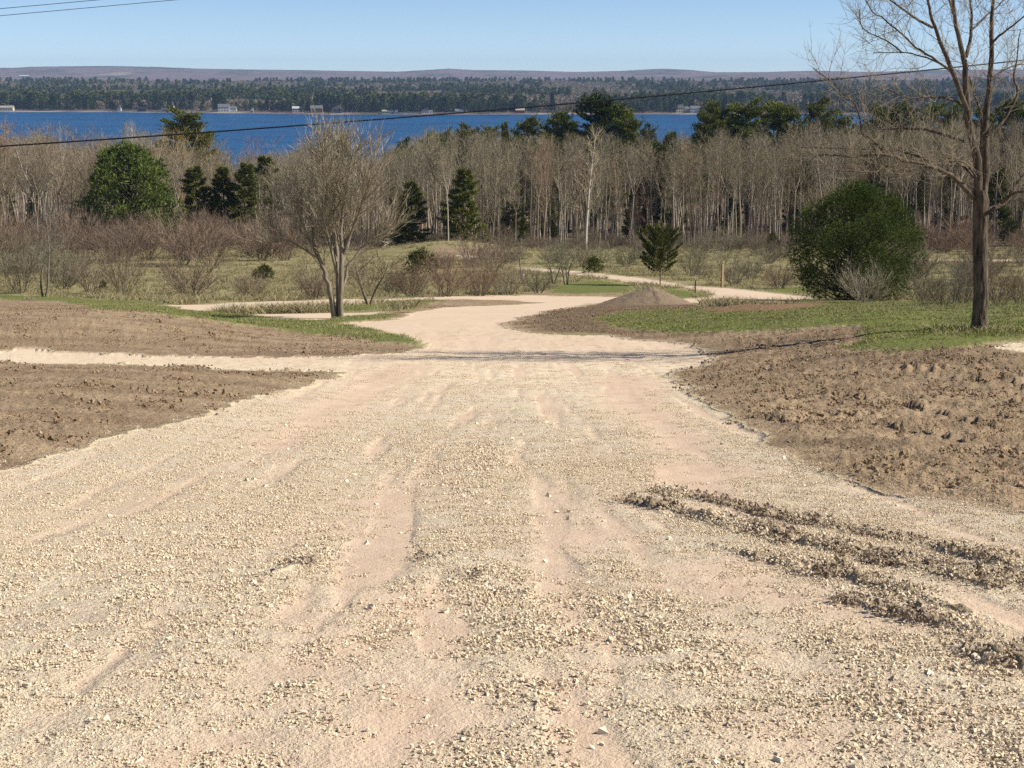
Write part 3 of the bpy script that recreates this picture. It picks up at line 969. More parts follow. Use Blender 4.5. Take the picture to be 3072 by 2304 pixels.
def conifer(seed, Ht, Wd, kind, ntuft, L, w, nbl=6, trunk_r=0.12, mat='pine', bare=0.05):
    """kind: 'cone' (spruce, cedar), 'pine' (layered open boughs), 'round' (broad bushy), 'vase' (young pine with rising boughs)"""
    rng = np.random.default_rng(seed)
    tr = Wood()
    lead = chain(rng, (0, 0, -0.2), (rng.normal(0, .02), rng.normal(0, .02), 1), Ht * 0.97, 10, 0.02, 0.02)
    tr.add(lead, trunk_r, trunk_r * 0.15)
    tip_p = []; tip_d = []; tone = []
    nb = {'cone': 100, 'pine': 46, 'vase': 46}[kind]
    for i in range(nb):
        f = bare + (1 - bare) * ((i + rng.uniform(0, 1)) / nb) ** 0.9 * 0.98
        if kind == 'pine':
            f = bare + (0.985 - bare) * (round((i / nb) * 12 + rng.uniform(-.25, .25)) / 12.0)
            f = min(max(f, bare), 0.985)
        p, t = along(lead, f)
        az = i * 2.4 + rng.normal(0, 0.5)
        g = (f - bare) / (1 - bare)
        if kind == 'cone':
            R = (Wd / 2 * (1 - g) ** 0.8 * min(1, 0.75 + 3 * g) * (1 + 0.25 * math.sin(az * 1.0 + seed) * math.sin(7 * g + seed)) + 0.05 * Wd) * rng.uniform(0.7, 1.2); el = 0.05 + 0.6 * g
        elif kind == 'pine':
            R = Wd / 2 * (1 - 0.75 * g ** 2.0) * rng.uniform(0.5, 1.15) * min(1, 0.65 + 1.2 * g); el = 0.10 + 0.45 * g
        else:
            R = Wd / 2 * (0.75 + 0.45 * g if g < 0.55 else 1.0 - 1.2 * (g - 0.55)) * rng.uniform(0.8, 1.1); el = 0.42 + 0.45 * g
        R = R / math.cos(el) ** 0.7
        d = np.array([math.cos(az) * math.cos(el), math.sin(az) * math.cos(el), math.sin(el)])
        c = chain(rng, p, d, max(R, 0.12), 5, 0.07, 0.04 if kind != 'vase' else 0.07)
        tr.add(c, trunk_r * 0.22 * (1 - 0.6 * g), 0.006)
        k = max(3, int(ntuft / nb * (0.3 + 1.5 * R / (Wd / 2))))
        td = unit(c[-1] - c[0])
        lat = unit(np.cross(td, np.array([0, 0, 1.0])))
        if kind == 'pine':          # flat pads of needles towards the bough end
            npad = 3
            pc = rng.uniform(0.35, 1.0, npad); pl = rng.normal(0, 0.16, npad) * R
            j = rng.integers(0, npad, k); fr = pc[j]
            s = fr * 4; i0 = np.minimum(s.astype(int), 3); kf = (s - i0)[:, None]
            pr = 0.105 * Wd
            off = (pl[j][:, None] + rng.normal(0, 0.55, (k, 1)) * pr) * lat + rng.normal(0, 0.55, (k, 1)) * pr * td + np.array([0, 0, 1.0]) * rng.normal(0.1, 0.2, (k, 1)) * pr
        else:
            fr = (rng.uniform(0.15, 1.0, k) if kind == 'vase' else rng.uniform(0.25, 1.0, k)) ** 0.7
            s = fr * 4; i0 = np.minimum(s.astype(int), 3); kf = (s - i0)[:, None]
            wid = (0.24 * R * (1.15 - fr)[:, None] + 0.035 * Wd) * (0.55 if kind == 'vase' else 1.0)
            off = rng.normal(0, 0.6, (k, 1)) * wid * lat + np.array([0, 0, 1.0]) * rng.normal(-0.05, 0.2, (k, 1)) * wid
        q = c[i0] * (1 - kf) + c[i0 + 1] * kf
        tip_p.append(q + off)
        tip_d.append(unit(td * 0.8 + unit(off + 1e-6) * 0.5 + np.array([0, 0, {'cone': 0.1, 'pine': 0.6, 'vase': 0.35}[kind]])))
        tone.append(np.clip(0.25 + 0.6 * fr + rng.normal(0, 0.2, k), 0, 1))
    tip_p.append(np.repeat(lead[-1:], 8, 0) - np.array([0, 0, 1.0]) * rng.uniform(0, 0.08 * Ht, (8, 1))); tip_d.append(unit(rng.normal(0, .4, (8, 3)) + np.array([0, 0, 1.0]))); tone.append(np.full(8, 0.8))
    P = np.concatenate(tip_p); D = np.concatenate(tip_d); tn = np.concatenate(tone)
    v, f = tufts(rng, P, D, L, w, nbl, 0.45)
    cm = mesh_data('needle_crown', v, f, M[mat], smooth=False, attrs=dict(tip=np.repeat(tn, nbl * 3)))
    return [('trunk', tr.mesh('conifer_trunk', M['bark_dark'], 6, 3)), ('crown', cm)]


def clumpy(seed, Ht, Wd, nclump, per, L, w, nbl=6, mat='pine', prof=((0, .5), (.2, .86), (.5, 1.0), (.75, .84), (.92, .5), (1.0, .2)), size=0.13):
    """broad evergreen: boughs end in rounded clumps of needles with dark gaps between"""
    rng = np.random.default_rng(seed)
    tr = Wood()
    lead = chain(rng, (0, 0, -0.2), (0, 0, 1), Ht * 0.85, 8, 0.03, 0.02)
    tr.add(lead, 0.02 * Ht, 0.006 * Ht)
    pz = [a for a, _ in prof]; pr = [b for _, b in prof]
    P = []; D = []; tn = []
    for i in range(nclump):
        f = ((i + rng.uniform(0, 1)) / nclump) ** 0.9; az = i * 2.39996 + rng.normal(0, 0.25)
        rad = np.interp(f, pz, pr) * Wd / 2 * (rng.uniform(0.82, 1.06) if i % 4 else rng.uniform(0.35, 0.65))
        cr_ = size * Wd * rng.uniform(0.6, 1.25)
        rad = max(rad - cr_ * 0.6, 0.02)
        c = np.array([math.cos(az) * rad, math.sin(az) * rad, max(f * Ht * 0.93, cr_ * 0.35)])
        p0, _ = along(lead, min(max(f * 0.75 - 0.05, 0.02), 0.98))
        b = np.array([p0, p0 * 0.5 + c * 0.5 - np.array([0, 0, 0.06 * Wd]) * rng.uniform(0, 1), c])
        tr.add(b, 0.006 * Ht, 0.002 * Ht)
        m = int(per * (cr_ / (size * Wd)) ** 2)
        o = unit(rng.normal(0, 1, (m, 3)) + np.array([math.cos(az) * 0.5, math.sin(az) * 0.5, 0.45]))
        q = c + o * cr_ * rng.uniform(0.35, 1.0, (m, 1)) * np.array([1, 1, 0.85])
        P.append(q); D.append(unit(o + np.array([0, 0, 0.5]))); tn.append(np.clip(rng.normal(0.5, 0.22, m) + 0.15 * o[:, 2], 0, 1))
    v, f = tufts(rng, np.concatenate(P), np.concatenate(D), L, w, nbl, 0.5)
    v[:, 2] = np.maximum(v[:, 2], 0.0)
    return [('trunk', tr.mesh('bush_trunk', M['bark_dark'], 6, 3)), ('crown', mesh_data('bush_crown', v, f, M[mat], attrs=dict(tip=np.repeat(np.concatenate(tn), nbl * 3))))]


def plant(name, proto, loc, scale, rz, label, cat, group=None, tcol=(1, 1, 1), ccol=(1, 1, 1)):
    if not isinstance(scale, tuple):
        scale = (scale, scale, scale)
    e = empty(name, loc, rz, scale)
    tag(e, label, cat, group)
    for part, me in proto:
        o = bpy.data.objects.new(part, me)
        COL.objects.link(o)
        o.parent = e
        o.color = (*(ccol if part == 'crown' else tcol), 1)
    return e


# prototypes -------------------------------------------------
HW = [tree_proto(hardwood(200 + i, 17.0, fork=[0, 0, 2, 0, 3, 0, 2, 0][i], spread=[0.75, 1.25, 1.1, 0.6, 1.5, 0.9, 0.8, 1.45][i], low=[.55, .25, .4, .66, .4, .18, .4, .34][i]),
                 M['bark_pale'], M['twig_wood'], 'bare_tree') for i in range(8)]
SH = [shrub(300 + i, [2.6, 2.2, 1.9, 3.0][i], [1.9, 2.2, 2.0, 1.9][i], [18, 14, 12, 20][i]) for i in range(4)]
PINE = [conifer(400 + i, 20.0, [10, 9, 8.5][i], 'pine', 5600, 0.50, 0.055, 5, 0.26, 'pine', [0.22, 0.32, 0.26][i]) for i in range(3)]
CONE = [conifer(420 + i, 9.0, [4.0, 3.2, 4.6][i], 'cone', 2600, 0.38, 0.035, 5, 0.12, 'cedar', 0.03) for i in range(3)]
BUSH = clumpy(440, 10.0, 10.5, 130, 42, 0.55, 0.05, 6, 'pine', ((0, .8), (.3, 1.0), (.52, .97), (.72, .78), (.88, .5), (1.0, .2)), 0.12)
JUN = clumpy(445, 1.3, 2.0, 30, 26, 0.22, 0.016, 5, 'cedar', ((0, .9), (.4, 1.0), (.8, .6), (1.0, .25)), 0.17)

# ------------------------------------------------------------------ the big bare tree at the right, limbs laid out one by one
def big_tree():
    rng = np.random.default_rng(11)
    bx, by = hit(2938, 1000)
    bz = gz(bx, by)
    root = empty('bare_tree', (bx, by, bz))
    tr = Wood(); cr = Wood()

    def P(px, py, dep):
        y = by + dep
        r = ray(px, py); k = y / r[1]
        return np.array([r[0] * k - bx, y - by, CZ + r[2] * k - bz])

    def limb(pts, d0, d1, w0, w1, wood=tr):
        n = len(pts)
        q = np.array([P(px, py, d0 + (d1 - d0) * i / (n - 1)) for i, (px, py) in enumerate(pts)])
        # resample smoothly
        t = np.linspace(0, n - 1, (n - 1) * 3 + 1); i = np.minimum(t.astype(int), n - 2); f = (t - i)[:, None]
        pm = np.vstack([2 * q[0] - q[1], q, 2 * q[-1] - q[-2]])
        a, b, c, e = pm[i], pm[i + 1], pm[i + 2], pm[i + 3]
        s = 0.5 * (2 * b + (c - a) * f + (2 * a - 5 * b + 4 * c - e) * f ** 2 + (3 * b - a - 3 * c + e) * f ** 3)
        m = len(s)
        s[1:-1] += rng.normal(0, 0.006, (m - 2, 3))
        wood.add(s, w0 * by / F / 2, w1 * by / F / 2)
        return s
    k = len(tr.ch)
    trunk = np.array([P(x, y, 0) for x, y in ((2940, 1016), (2938, 985), (2940, 940), (2943, 880), (2942, 800), (2940, 720), (2942, 650), (2943, 600), (2942, 570))])
    zz_ = np.linspace(0, len(trunk) - 1, 150); ii = np.minimum(zz_.astype(int), len(trunk) - 2); ff = (zz_ - ii)[:, None]
    cen = trunk[ii] * (1 - ff) + trunk[ii + 1] * ff
    rad = np.interp(zz_, range(len(trunk)), np.array([62, 50, 46, 43, 41, 40, 43, 45, 30]) * by / F / 2)
    aa = np.arange(48) * 2 * math.pi / 48
    Zg = np.repeat(cen[:, 2:3], 48, 1); Ag = np.repeat(aa[None], 150, 0)
    fur = np.abs(perlin(np.cos(Ag) * 3.4 + 9 + 0.12 * Zg, np.sin(Ag) * 3.4 + Zg * 1.1, 5)) + 0.5 * np.abs(perlin(np.cos(Ag) * 6.5, np.sin(Ag) * 6.5 + Zg * 2.3, 6))
    rr = rad[:, None] * (1.04 - 0.16 * np.clip(0.5 - fur, 0, 0.5) / 0.5) * (1 + 0.05 * np.sin(Ag * 2 + Zg))
    bv = np.stack([cen[:, 0:1] + rr * np.cos(Ag), cen[:, 1:2] + rr * np.sin(Ag), Zg], -1).reshape(-1, 3)
    ix = np.arange(150 * 48).reshape(150, 48); nx = np.roll(ix, -1, 1)
    bq = np.stack([ix[:-1], nx[:-1], nx[1:], ix[1:]], -1).reshape(-1, 4)
    mesh_obj('trunk', bv, bq, M['bark_dark'], root, smooth=True)
    big = []
    big.append(limb([(2936, 620), (2932, 479), (2922, 440), (2907, 365), (2898, 273), (2895, 197), (2883, 146), (2868, 76), (2859, 0), (2852, -130), (2838, -330)], 0, -0.4, 28, 5))
    big.append(limb([(2948, 620), (2957, 479), (2956, 425), (2959, 334), (2968, 258), (2974, 167), (2974, 76), (2980, 0), (2986, -150), (2998, -400)], 0, 0.5, 26, 5))
    big.append(limb([(2901, 330), (2874, 258), (2850, 197), (2819, 122), (2798, 61), (2783, 0), (2760, -120), (2730, -260)], -0.2, -1.2, 16, 4))
    big.append(limb([(2940, 560), (2938, 480), (2945, 420), (2943, 350), (2925, 290), (2908, 230)], 0.3, 0.8, 14, 5))
    med = []
    for pts, d1, w0, w1 in (
        ([(2798, 82), (2734, 46), (2673, 0), (2600, -60)], -1.6, 9, 3),
        ([(2921, 593), (2890, 558), (2831, 514), (2772, 495), (2716, 481), (2661, 465), (2606, 463), (2555, 471), (2476, 463), (2417, 479)], -1.0, 17, 3),
        ([(2661, 465), (2618, 424), (2586, 400), (2582, 374), (2576, 343), (2558, 304), (2515, 267), (2500, 249), (2440, 205)], -1.2, 8, 2.5),
        ([(2831, 514), (2791, 487), (2732, 461), (2673, 453), (2555, 447), (2397, 443)], 0.7, 9, 2.5),
        ([(2716, 481), (2693, 495), (2645, 502), (2630, 514), (2555, 514), (2472, 506)], -1.4, 8, 2.5),
        ([(2889, 425), (2850, 410), (2807, 398), (2765, 387), (2704, 386), (2631, 386), (2588, 358)], 1.0, 11, 3),
        ([(2889, 313), (2850, 298), (2789, 289), (2728, 295), (2673, 273), (2643, 261)], -1.2, 8, 2.5),
        ([(2850, 210), (2795, 170), (2749, 143), (2704, 100), (2658, 61), (2613, 30), (2580, -30)], -0.9, 8, 2.5),
        ([(2840, 203), (2780, 173), (2704, 158), (2619, 158)], 1.1, 6, 2.5),
        ([(2707, 158), (2658, 122), (2588, 85), (2579, 30)], -1.0, 5, 2.5),
        ([(2962, 633), (3008, 613), (3040, 573), (3072, 526), (3120, 460)], 0.6, 17, 6),
        ([(3004, 609), (3040, 581), (3072, 575), (3180, 560)], -0.8, 11, 4),
        ([(2959, 410), (3008, 365), (3038, 319), (3053, 273), (3041, 240), (3050, 182), (3062, 90)], 0.4, 11, 3),
        ([(2898, 170), (2913, 106), (2913, 46), (2910, 0), (2902, -140)], 0.8, 12, 3),
        ([(2974, 131), (3008, 100), (3053, 67), (3090, 30)], -0.7, 8, 3),
        ([(2913, 91), (2962, 46), (3005, 9), (3060, -60)], 0.9, 7, 3),
        ([(2972, 240), (3030, 200), (3090, 190)], 1.0, 6, 3),
        ([(2860, 40), (2830, -60), (2780, -160)], 0.9, 8, 3),
        ([(2982, -20), (3040, -110), (3080, -220)], 0.6, 9, 3),
        ([(2945, 560), (2890, 500), (2840, 470), (2800, 420)], 1.4, 9, 3),
        ([(2932, 540), (2900, 490), (2850, 480), (2780, 500)], -1.6, 7, 2.5),
    ):
        med.append(limb(pts, 0, d1, w0, w1))
    for ch in med + big:
        isbig = any(ch is b for b in big)
        ln = float(np.linalg.norm(np.diff(ch, axis=0), axis=1).sum())
        sub = sprout(rng, cr, ch, int(ln * (6.5 if not isbig else 4.2)), 0.22 if not isbig else 0.3, 0.98, 0.85, 0.0070, 0.8, 7, 0.17, 0.10, 0.3, Lpow=0.3)
        for c in sub:
            for b in sprout(rng, cr, c, 5, 0.15, 0.95, 0.40, 0.0040, 0.75, 5, 0.18, 0.12, 0.6):
                twigs(rng, cr, b, 3, 0.2, 0.16, 0.0024, 0.7, 0.25)
            twigs(rng, cr, c, 4, 0.3, 0.18, 0.0026, 0.7, 0.25)
    for nm, me in (('limbs', tr.mesh('big_tree_limbs', M['bark_dark'], 12, 5)), ('crown', cr.mesh('big_tree_crown', M['twig_grey'], 4, 3))):
        o = bpy.data.objects.new(nm, me); COL.objects.link(o); o.parent = root
    tag(root, 'tall bare tree with dark furrowed trunk on the green lawn at the right edge', 'tree')
    return bx, by, bz


def multi_tree():
    """three-stemmed vase-shaped tree standing by the sandy strips"""
    rng = np.random.default_rng(12)
    bx, by = hit(1013, 956)
    bz = gz(bx, by)
    root = empty('bare_tree', (bx, by, bz))
    tr = Wood(); cr = Wood()
    s = by * 1.012 / F

    def limb(pts, d0, d1, w0, w1):
        n = len(pts)
        q = np.array([((px - 1013) * s, d0 + (d1 - d0) * i / (n - 1), (956 - py) * s) for i, (px, py) in enumerate(pts)])
        t = np.linspace(0, n - 1, (n - 1) * 2 + 1); i = np.minimum(t.astype(int), n - 2); f = (t - i)[:, None]
        c = q[i] * (1 - f) + q[i + 1] * f
        c[1:-1] += rng.normal(0, 0.015, c[1:-1].shape)
        tr.add(c, w0 * s / 2, w1 * s / 2)
        return c
    L = []
    L.append(limb([(1004, 962), (996, 900), (989, 852), (978, 816), (968, 780), (953, 725), (950, 671), (931, 617), (905, 550)], 0, -0.5, 18, 4))
    L.append(limb([(1014, 962), (1015, 834), (1011, 762), (1004, 689), (1010, 617), (1018, 520), (1024, 440)], 0.1, 0.3, 16, 3))
    L.append(limb([(1023, 962), (1025, 852), (1029, 762), (1029, 689), (1037, 635), (1056, 540), (1075, 455)], 0.0, -0.3, 17, 3))
    L.append(limb([(1027, 870), (1044, 805), (1080, 754), (1130, 722), (1165, 690)], 0.1, 0.9, 10, 3))
    L.append(limb([(968, 780), (931, 750), (888, 722), (846, 700)], -0.2, -0.9, 8, 2.5))
    L.append(limb([(1012, 790), (1000, 720), (985, 640), (965, 540), (950, 470)], 0.1, 1.2, 9, 3))
    L.append(limb([(1029, 780), (1060, 700), (1105, 610), (1130, 530)], 0.0, -1.1, 9, 3))
    L.append(limb([(1025, 800), (1050, 720), (1075, 620), (1110, 500)], 0.2, 1.4, 9, 3))
    L.append(limb([(978, 816), (940, 740), (900, 660), (872, 600)], -0.1, 0.9, 8, 3))
    L.append(limb([(1015, 830), (1000, 740), (985, 650), (995, 530), (1000, 430)], 0.0, -1.4, 9, 3))
    for ch in L:
        ln = float(np.linalg.norm(np.diff(ch, axis=0), axis=1).sum())
        a = sprout(rng, tr, ch, int(ln * 3.4), 0.34, 0.98, 1.25, 0.015, 0.55, 6, 0.09, 0.10, 0.2, Lpow=0.4)
        for c in a + [ch[len(ch) // 2:]]:
            for b in sprout(rng, cr, c, 10, 0.15, 0.98, 0.66, 0.009, 0.6, 4, 0.12, 0.14, 0.5):
                twigs(rng, cr, b, 8, 0.1, 0.34, 0.0062, 0.5, 0.35)
            twigs(rng, cr, c, 8, 0.3, 0.40, 0.0065, 0.5, 0.35)
    for nm, me in (('trunk', tr.mesh('multi_tree_trunk', M['bark_grey'], 8, 4)), ('crown', cr.mesh('multi_tree_crown', M['twig_tan'], 4, 3, flat=True))):
        o = bpy.data.objects.new(nm, me); COL.objects.link(o); o.parent = root
    tag(root, 'bare grey tree with three trunks from one base beside the sandy strips', 'tree')


big_tree()
multi_tree()

# ------------------------------------------------------------------ named plants of the middle ground, placed from the photo
def stand(px, py):
    x, y = hit(px, py)
    return (x, y, gz(x, y) - 0.03), y


# broad evergreen on the right, with a pale shrub before it
(loc, d) = stand(2560, 903)
ppm = F / (d * 1.01)
EV = clumpy(450, 350 / ppm, 414 / ppm, 200, 125, 0.16, 0.0085, 9, 'pine', ((0, .5), (.12, .72), (.3, .94), (.48, 1.0), (.65, .93), (.8, .74), (.92, .48), (1.0, .15)), 0.118)
plant('evergreen_bush', EV, loc, 1.0, 0.4, 'broad rounded dark evergreen on the lawn left of the tall right tree', 'evergreen', ccol=(.92, 1.0, .95))
(loc, d) = stand(2592, 912)
SG = shrub(310, 170 * d / F, 125 * d / F, 16, 1.0, 1.0, 0.010)
SG = [SG[0], ('crown', SG[1][1].copy())]; SG[1][1].materials[0] = M['twig_tan']
plant('bare_shrub', SG, loc, 1.0, 0.7, 'pale grey bare shrub in front of the broad evergreen', 'shrub', ccol=(1.05, 1.05, 1.05))
# young pine behind the soil mound
(loc, d) = stand(1980, 858)
ppm = F / (d * 1.01)
VP = conifer(451, 156 / ppm, 168 / ppm, 'vase', 3400, 0.17, 0.010, 8, 0.045, 'cedar', 0.26)
plant('young_pine', VP, loc, 1.0, 0.2, 'young dark pine with rising boughs behind the soil mound', 'pine')

# small bare trees
SM = [tree_proto(hardwood(230 + i, 5.0, fork=[3, 2][i], spread=2.4, nb=16), M['bark_grey'], M['twig_red'], 'small_tree') for i in range(2)]


def small(seed, Ht, Wd, stems=3):
    rng = np.random.default_rng(seed); tr = Wood(); cr = Wood()
    for s in range(stems):
        az = s * 2 * math.pi / stems + rng.uniform(0, 1)
        c = chain(rng, (0.07 * math.cos(az), 0.07 * math.sin(az), -0.1), (0.28 * Wd / Ht * math.cos(az), 0.28 * Wd / Ht * math.sin(az), 1), Ht * 0.9, 8, 0.10, 0.03)
        tr.add(c, 0.065, 0.012)
        for b in sprout(rng, tr, c, 9, 0.3, 0.97, Wd * 0.42, 0.016, 0.8, 5, 0.14, 0.06, 0.2):
            for e in sprout(rng, cr, b, 6, 0.15, 0.95, Wd * 0.16, 0.008, 0.7, 4, 0.16, 0.08, 0.5):
                twigs(rng, cr, e, 6, 0.1, Wd * 0.10, 0.006, 0.6, 0.2)
            twigs(rng, cr, b, 8, 0.25, Wd * 0.12, 0.0065, 0.6, 0.25)
    return [('trunk', tr.mesh('small_tree_trunk', M['bark_grey'], 6, 3)), ('crown', cr.mesh('small_tree_crown', M['twig_red'], 3, 3, flat=True))]


for i, (px, py, top, wd, st, lab, cc) in enumerate((
    (1106, 916, 745, 185, 3, 'small bare tree with crooked dark stems right of the three-trunked tree', (0.9, 0.9, 0.85)),
    (1568, 842, 690, 130, 1, 'small bare sapling with a white tag low on its stem', (1.1, 1.25, 1.25)),
    (132, 893, 590, 190, 2, 'crooked bare tree at the left edge of the meadow', (0.95, 1.15, 1.25)),
    (2862, 912, 790, 95, 2, 'thin dark sapling in the brush left of the tall right tree', (0.9, 1.1, 1.1)),
    (1660, 852, 725, 120, 3, 'low bare tree with olive twigs left of the far road', (0.95, 1.2, 1.0)),
    (1700, 856, 745, 110, 3, 'small bare tree at the bend of the far road', (0.9, 1.2, 1.0)),
)):
    loc, d = stand(px, py)
    plant('small_tree', small(500 + i, (py - top) * d / F, wd * d / F, st), loc, 1.0, i * 1.3, lab, 'tree', 'small bare trees of the meadow', (0.8, 0.8, 0.8), cc)

# shrubs: px, base row, width, height, proto, label, crown tint
SHRUBS = (
    (572, 888, 205, 135, 0, 'large rounded red-brown shrub on the meadow at left', (1, .95, .95)),
    (752, 890, 135, 85, 3, 'low wide shrub with a green juniper sprig above it', (.95, .95, .9)),
    (945, 896, 150, 115, 3, 'dark red shrub behind the three-trunked tree', (.85, .8, .85)),
    (372, 884, 130, 170, 1, 'upright reddish shrub left of the large rounded shrub', (1.05, 1, 1)),
    (272, 880, 110, 130, 2, 'small reddish shrub near the crooked tree at left', (1, 1.0, 1.0)),
    (60, 880, 150, 190, 1, 'olive grey shrub at the left edge beside the crooked tree', (.95, 1.03, .92)),
    (190, 868, 130, 140, 2, 'olive shrub right of the crooked tree', (.92, 1.03, .9)),
    (1232, 888, 140, 115, 3, 'reddish shrub at the left end of the roadside row', (1, .85, .85)),
    (1340, 890, 140, 135, 1, 'reddish shrub with forked dark stem in the roadside row', (1, .85, .85)),
    (1440, 888, 135, 130, 0, 'reddish brown shrub in the middle of the roadside row', (1, .9, .9)),
    (1525, 884, 110, 105, 2, 'grey brown shrub at the right end of the roadside row', (.9, .95, .9)),
    (1615, 880, 100, 85, 2, 'thin olive shrub right of the roadside row', (.9, 1.1, .95)),
    (1180, 880, 120, 90, 3, 'dark olive shrub right of the small crooked tree', (.8, .9, .8)),
    (2075, 828, 80, 85, 1, 'fan shaped olive shrub behind the green fence post', (1, 1.15, 1.0)),
    (2105, 836, 60, 55, 2, 'low shrub right of the young pine', (1, 1.1, 1)),
    (2200, 856, 125, 105, 1, 'fan shaped shrub right of the wooden stake', (1, 1.15, 1.05)),
    (2338, 866, 115, 85, 0, 'rounded red-brown shrub left of the broad evergreen', (1, .9, .9)),
    (2250, 838, 90, 80, 3, 'olive shrub behind the fan shaped shrub', (.95, 1.1, .95)),
    (1880, 800, 90, 70, 3, 'olive shrub left of the young pine on the meadow', (.9, 1.1, .95)),
    (1800, 790, 90, 60, 2, 'low olive shrub beyond the far road', (.9, 1.15, .95)),
    (1740, 800, 80, 80, 1, 'thin brown shrub beyond the far road bend', (.95, 1.0, .95)),
    (2770, 925, 110, 130, 1, 'brown shrub right of the broad evergreen', (.9, 1.0, .95)),
    (2830, 925, 100, 120, 2, 'olive brown shrub in the brush behind the lawn', (.95, 1.1, 1)),
    (2995, 925, 110, 130, 1, 'reddish shrub right of the tall tree trunk', (1.05, .95, .9)),
    (3060, 920, 100, 130, 2, 'reddish brown shrub at the right edge behind the lawn', (1.05, .95, .9)),
    (2890, 915, 90, 110, 3, 'brown shrub left of the tall tree trunk', (.9, .95, .9)),
)
for i, (px, py, wd, ht, k, lab, cc) in enumerate(SHRUBS):
    loc, d = stand(px, py)
    sx = wd * d / F / [2.6, 2.2, 1.9, 3.0][k] * 1.0; sz = ht * d / F / [1.9, 2.2, 2.0, 1.9][k] * 1.0
    plant('bare_shrub', SH[k], loc, (sx, sx, sz), i * 0.9, lab, 'shrub', 'bare shrubs of the meadow', (0.7, 0.7, 0.68), cc)
# thickets farther back: alike shrubs
rng = np.random.default_rng(31)
cnt = 0
for (x0, x1, y0, y1, n, w0, w1, cc) in (
    (0, 880, 712, 800, 52, 120, 220, (1.05, .98, .98)), (0, 300, 790, 860, 9, 90, 150, (.9, 1.05, 1.0)), (500, 900, 715, 745, 9, 100, 170, (1.05, .98, .98)),
    (1450, 2350, 742, 790, 18, 60, 110, (.95, 1.08, .98)), (2700, 3072, 745, 772, 12, 90, 160, (1.1, .95, .92)), (2700, 3072, 792, 860, 12, 80, 130, (.95, 1.0, .92)),
    (1300, 1560, 780, 840, 6, 70, 110, (1, .95, .92))):
    for _ in range(n):
        px, py = rng.uniform(x0, x1), rng.uniform(y0, y1)
        loc, d = stand(px, py)
        k = rng.integers(0, 4); wd = rng.uniform(w0, w1); s = wd * d / F / [2.6, 2.2, 1.9, 3.0][k]
        s = min(s, 2.6)
        back = 'thicket' if x1 <= 900 else 'meadow'
        lab = ('red-brown bare shrub of the thicket ' if x1 <= 900 else 'small bare shrub ') + [q for q in (
            (190, 'near the left edge of the view'), (430, 'below the big bushy pine'), (640, 'below the broad dark cedar'), (900, 'left of the three-trunked tree'), (1560, 'between the roadside row and the grassy bank'),
            (1900, 'on the meadow left of the young pine'), (2120, 'on the meadow behind the young pine'), (2400, 'on the meadow behind the wooden stake'), (2800, 'right of the broad evergreen'), (3200, 'behind the tall right tree')) if px < q[0]][0][1] + (' beyond the lane' if x0 == 2700 and py < 780 else '')
        back = lab.split('shrub ')[1]
        v = rng.uniform(0.85, 1.15)
        plant('bare_shrub', SH[k], loc, (s, s, s * rng.uniform(0.75, 1.0)), rng.uniform(0, 6), lab, 'shrub', 'bare shrubs ' + back, (0.75, 0.75, 0.72), tuple(c * v for c in cc))

# low junipers and little conifers on the meadow
for px, py, wd, ht, lab in ((1782, 818, 75, 45, 'dark green juniper beside the far road bend'), (1262, 822, 110, 70, 'low green juniper below the grassy bank'), (792, 842, 75, 45, 'green juniper sprig above the low wide shrub'),
                            (2316, 765, 48, 62, 'little pine left of the broad evergreen top'), (2800, 752, 50, 52, 'little yellow green pine behind the lane'), (3035, 738, 85, 75, 'dark green bush beyond the lane at the right edge'),
                            (1660, 718, 40, 40, 'tiny green pine before the wood'), (3060, 700, 90, 90, 'dark evergreen bush at the right edge of the wood'), (310, 872, 30, 30, 'tiny juniper seedling on the left meadow')):
    loc, d = stand(px, py)
    plant('juniper', JUN, loc, (wd * d / F / 2.0, wd * d / F / 2.0, ht * d / F / 1.3), px * 0.01, lab, 'juniper', 'junipers of the meadow')

# ------------------------------------------------------------------ the wood between meadow and lake
def proto_top(proto):
    z = 0
    for _, me in proto:
        a = np.empty(len(me.vertices) * 3, dtype=np.float32); me.vertices.foreach_get('co', a)
        z = max(z, np.percentile(a.reshape(-1, 3)[:, 2], 99.7))
    return float(z)


HWT = [proto_top(p) for p in HW]
PT = [proto_top(p) for p in PINE]; CT = [proto_top(p) for p in CONE]
SKY_X = [-400, 0, 60, 140, 220, 300, 350, 420, 520, 600, 680, 760, 840, 900, 1000, 1130, 1170, 1280, 1330, 1400, 1500, 1560, 1700, 1800, 1900, 2000, 2100, 2250, 2400, 2600, 2800, 3072, 3500]
SKY_Y = [380, 372, 392, 372, 432, 382, 425, 368, 385, 430, 450, 452, 440, 418, 425, 470, 445, 390, 400, 382, 390, 388, 388, 385, 400, 405, 398, 392, 375, 362, 355, 352, 352]


def wood_edge(px):
    return np.interp(px, [-400, 0, 500, 900, 1100, 1300, 1500, 2000, 2450, 2700, 3072, 3500], [225, 222, 232, 232, 216, 208, 212, 216, 212, 236, 240, 240])


def wood_tint(rng, px):
    v = rng.uniform(0.80, 1.18)
    t = np.array([1.0, 1.0, 1.0])
    if px < 330: t = np.array([1.02, 0.95, 0.98])
    if 440 < px < 720: t = np.array([1.22, 1.10, 0.74])
    if rng.random() < 0.16: t = t * np.array([1.08, 0.90, 0.92])
    if rng.random() < 0.2: t = t * np.array([0.98, 1.02, 0.88])
    return tuple(float(c) for c in t * v)


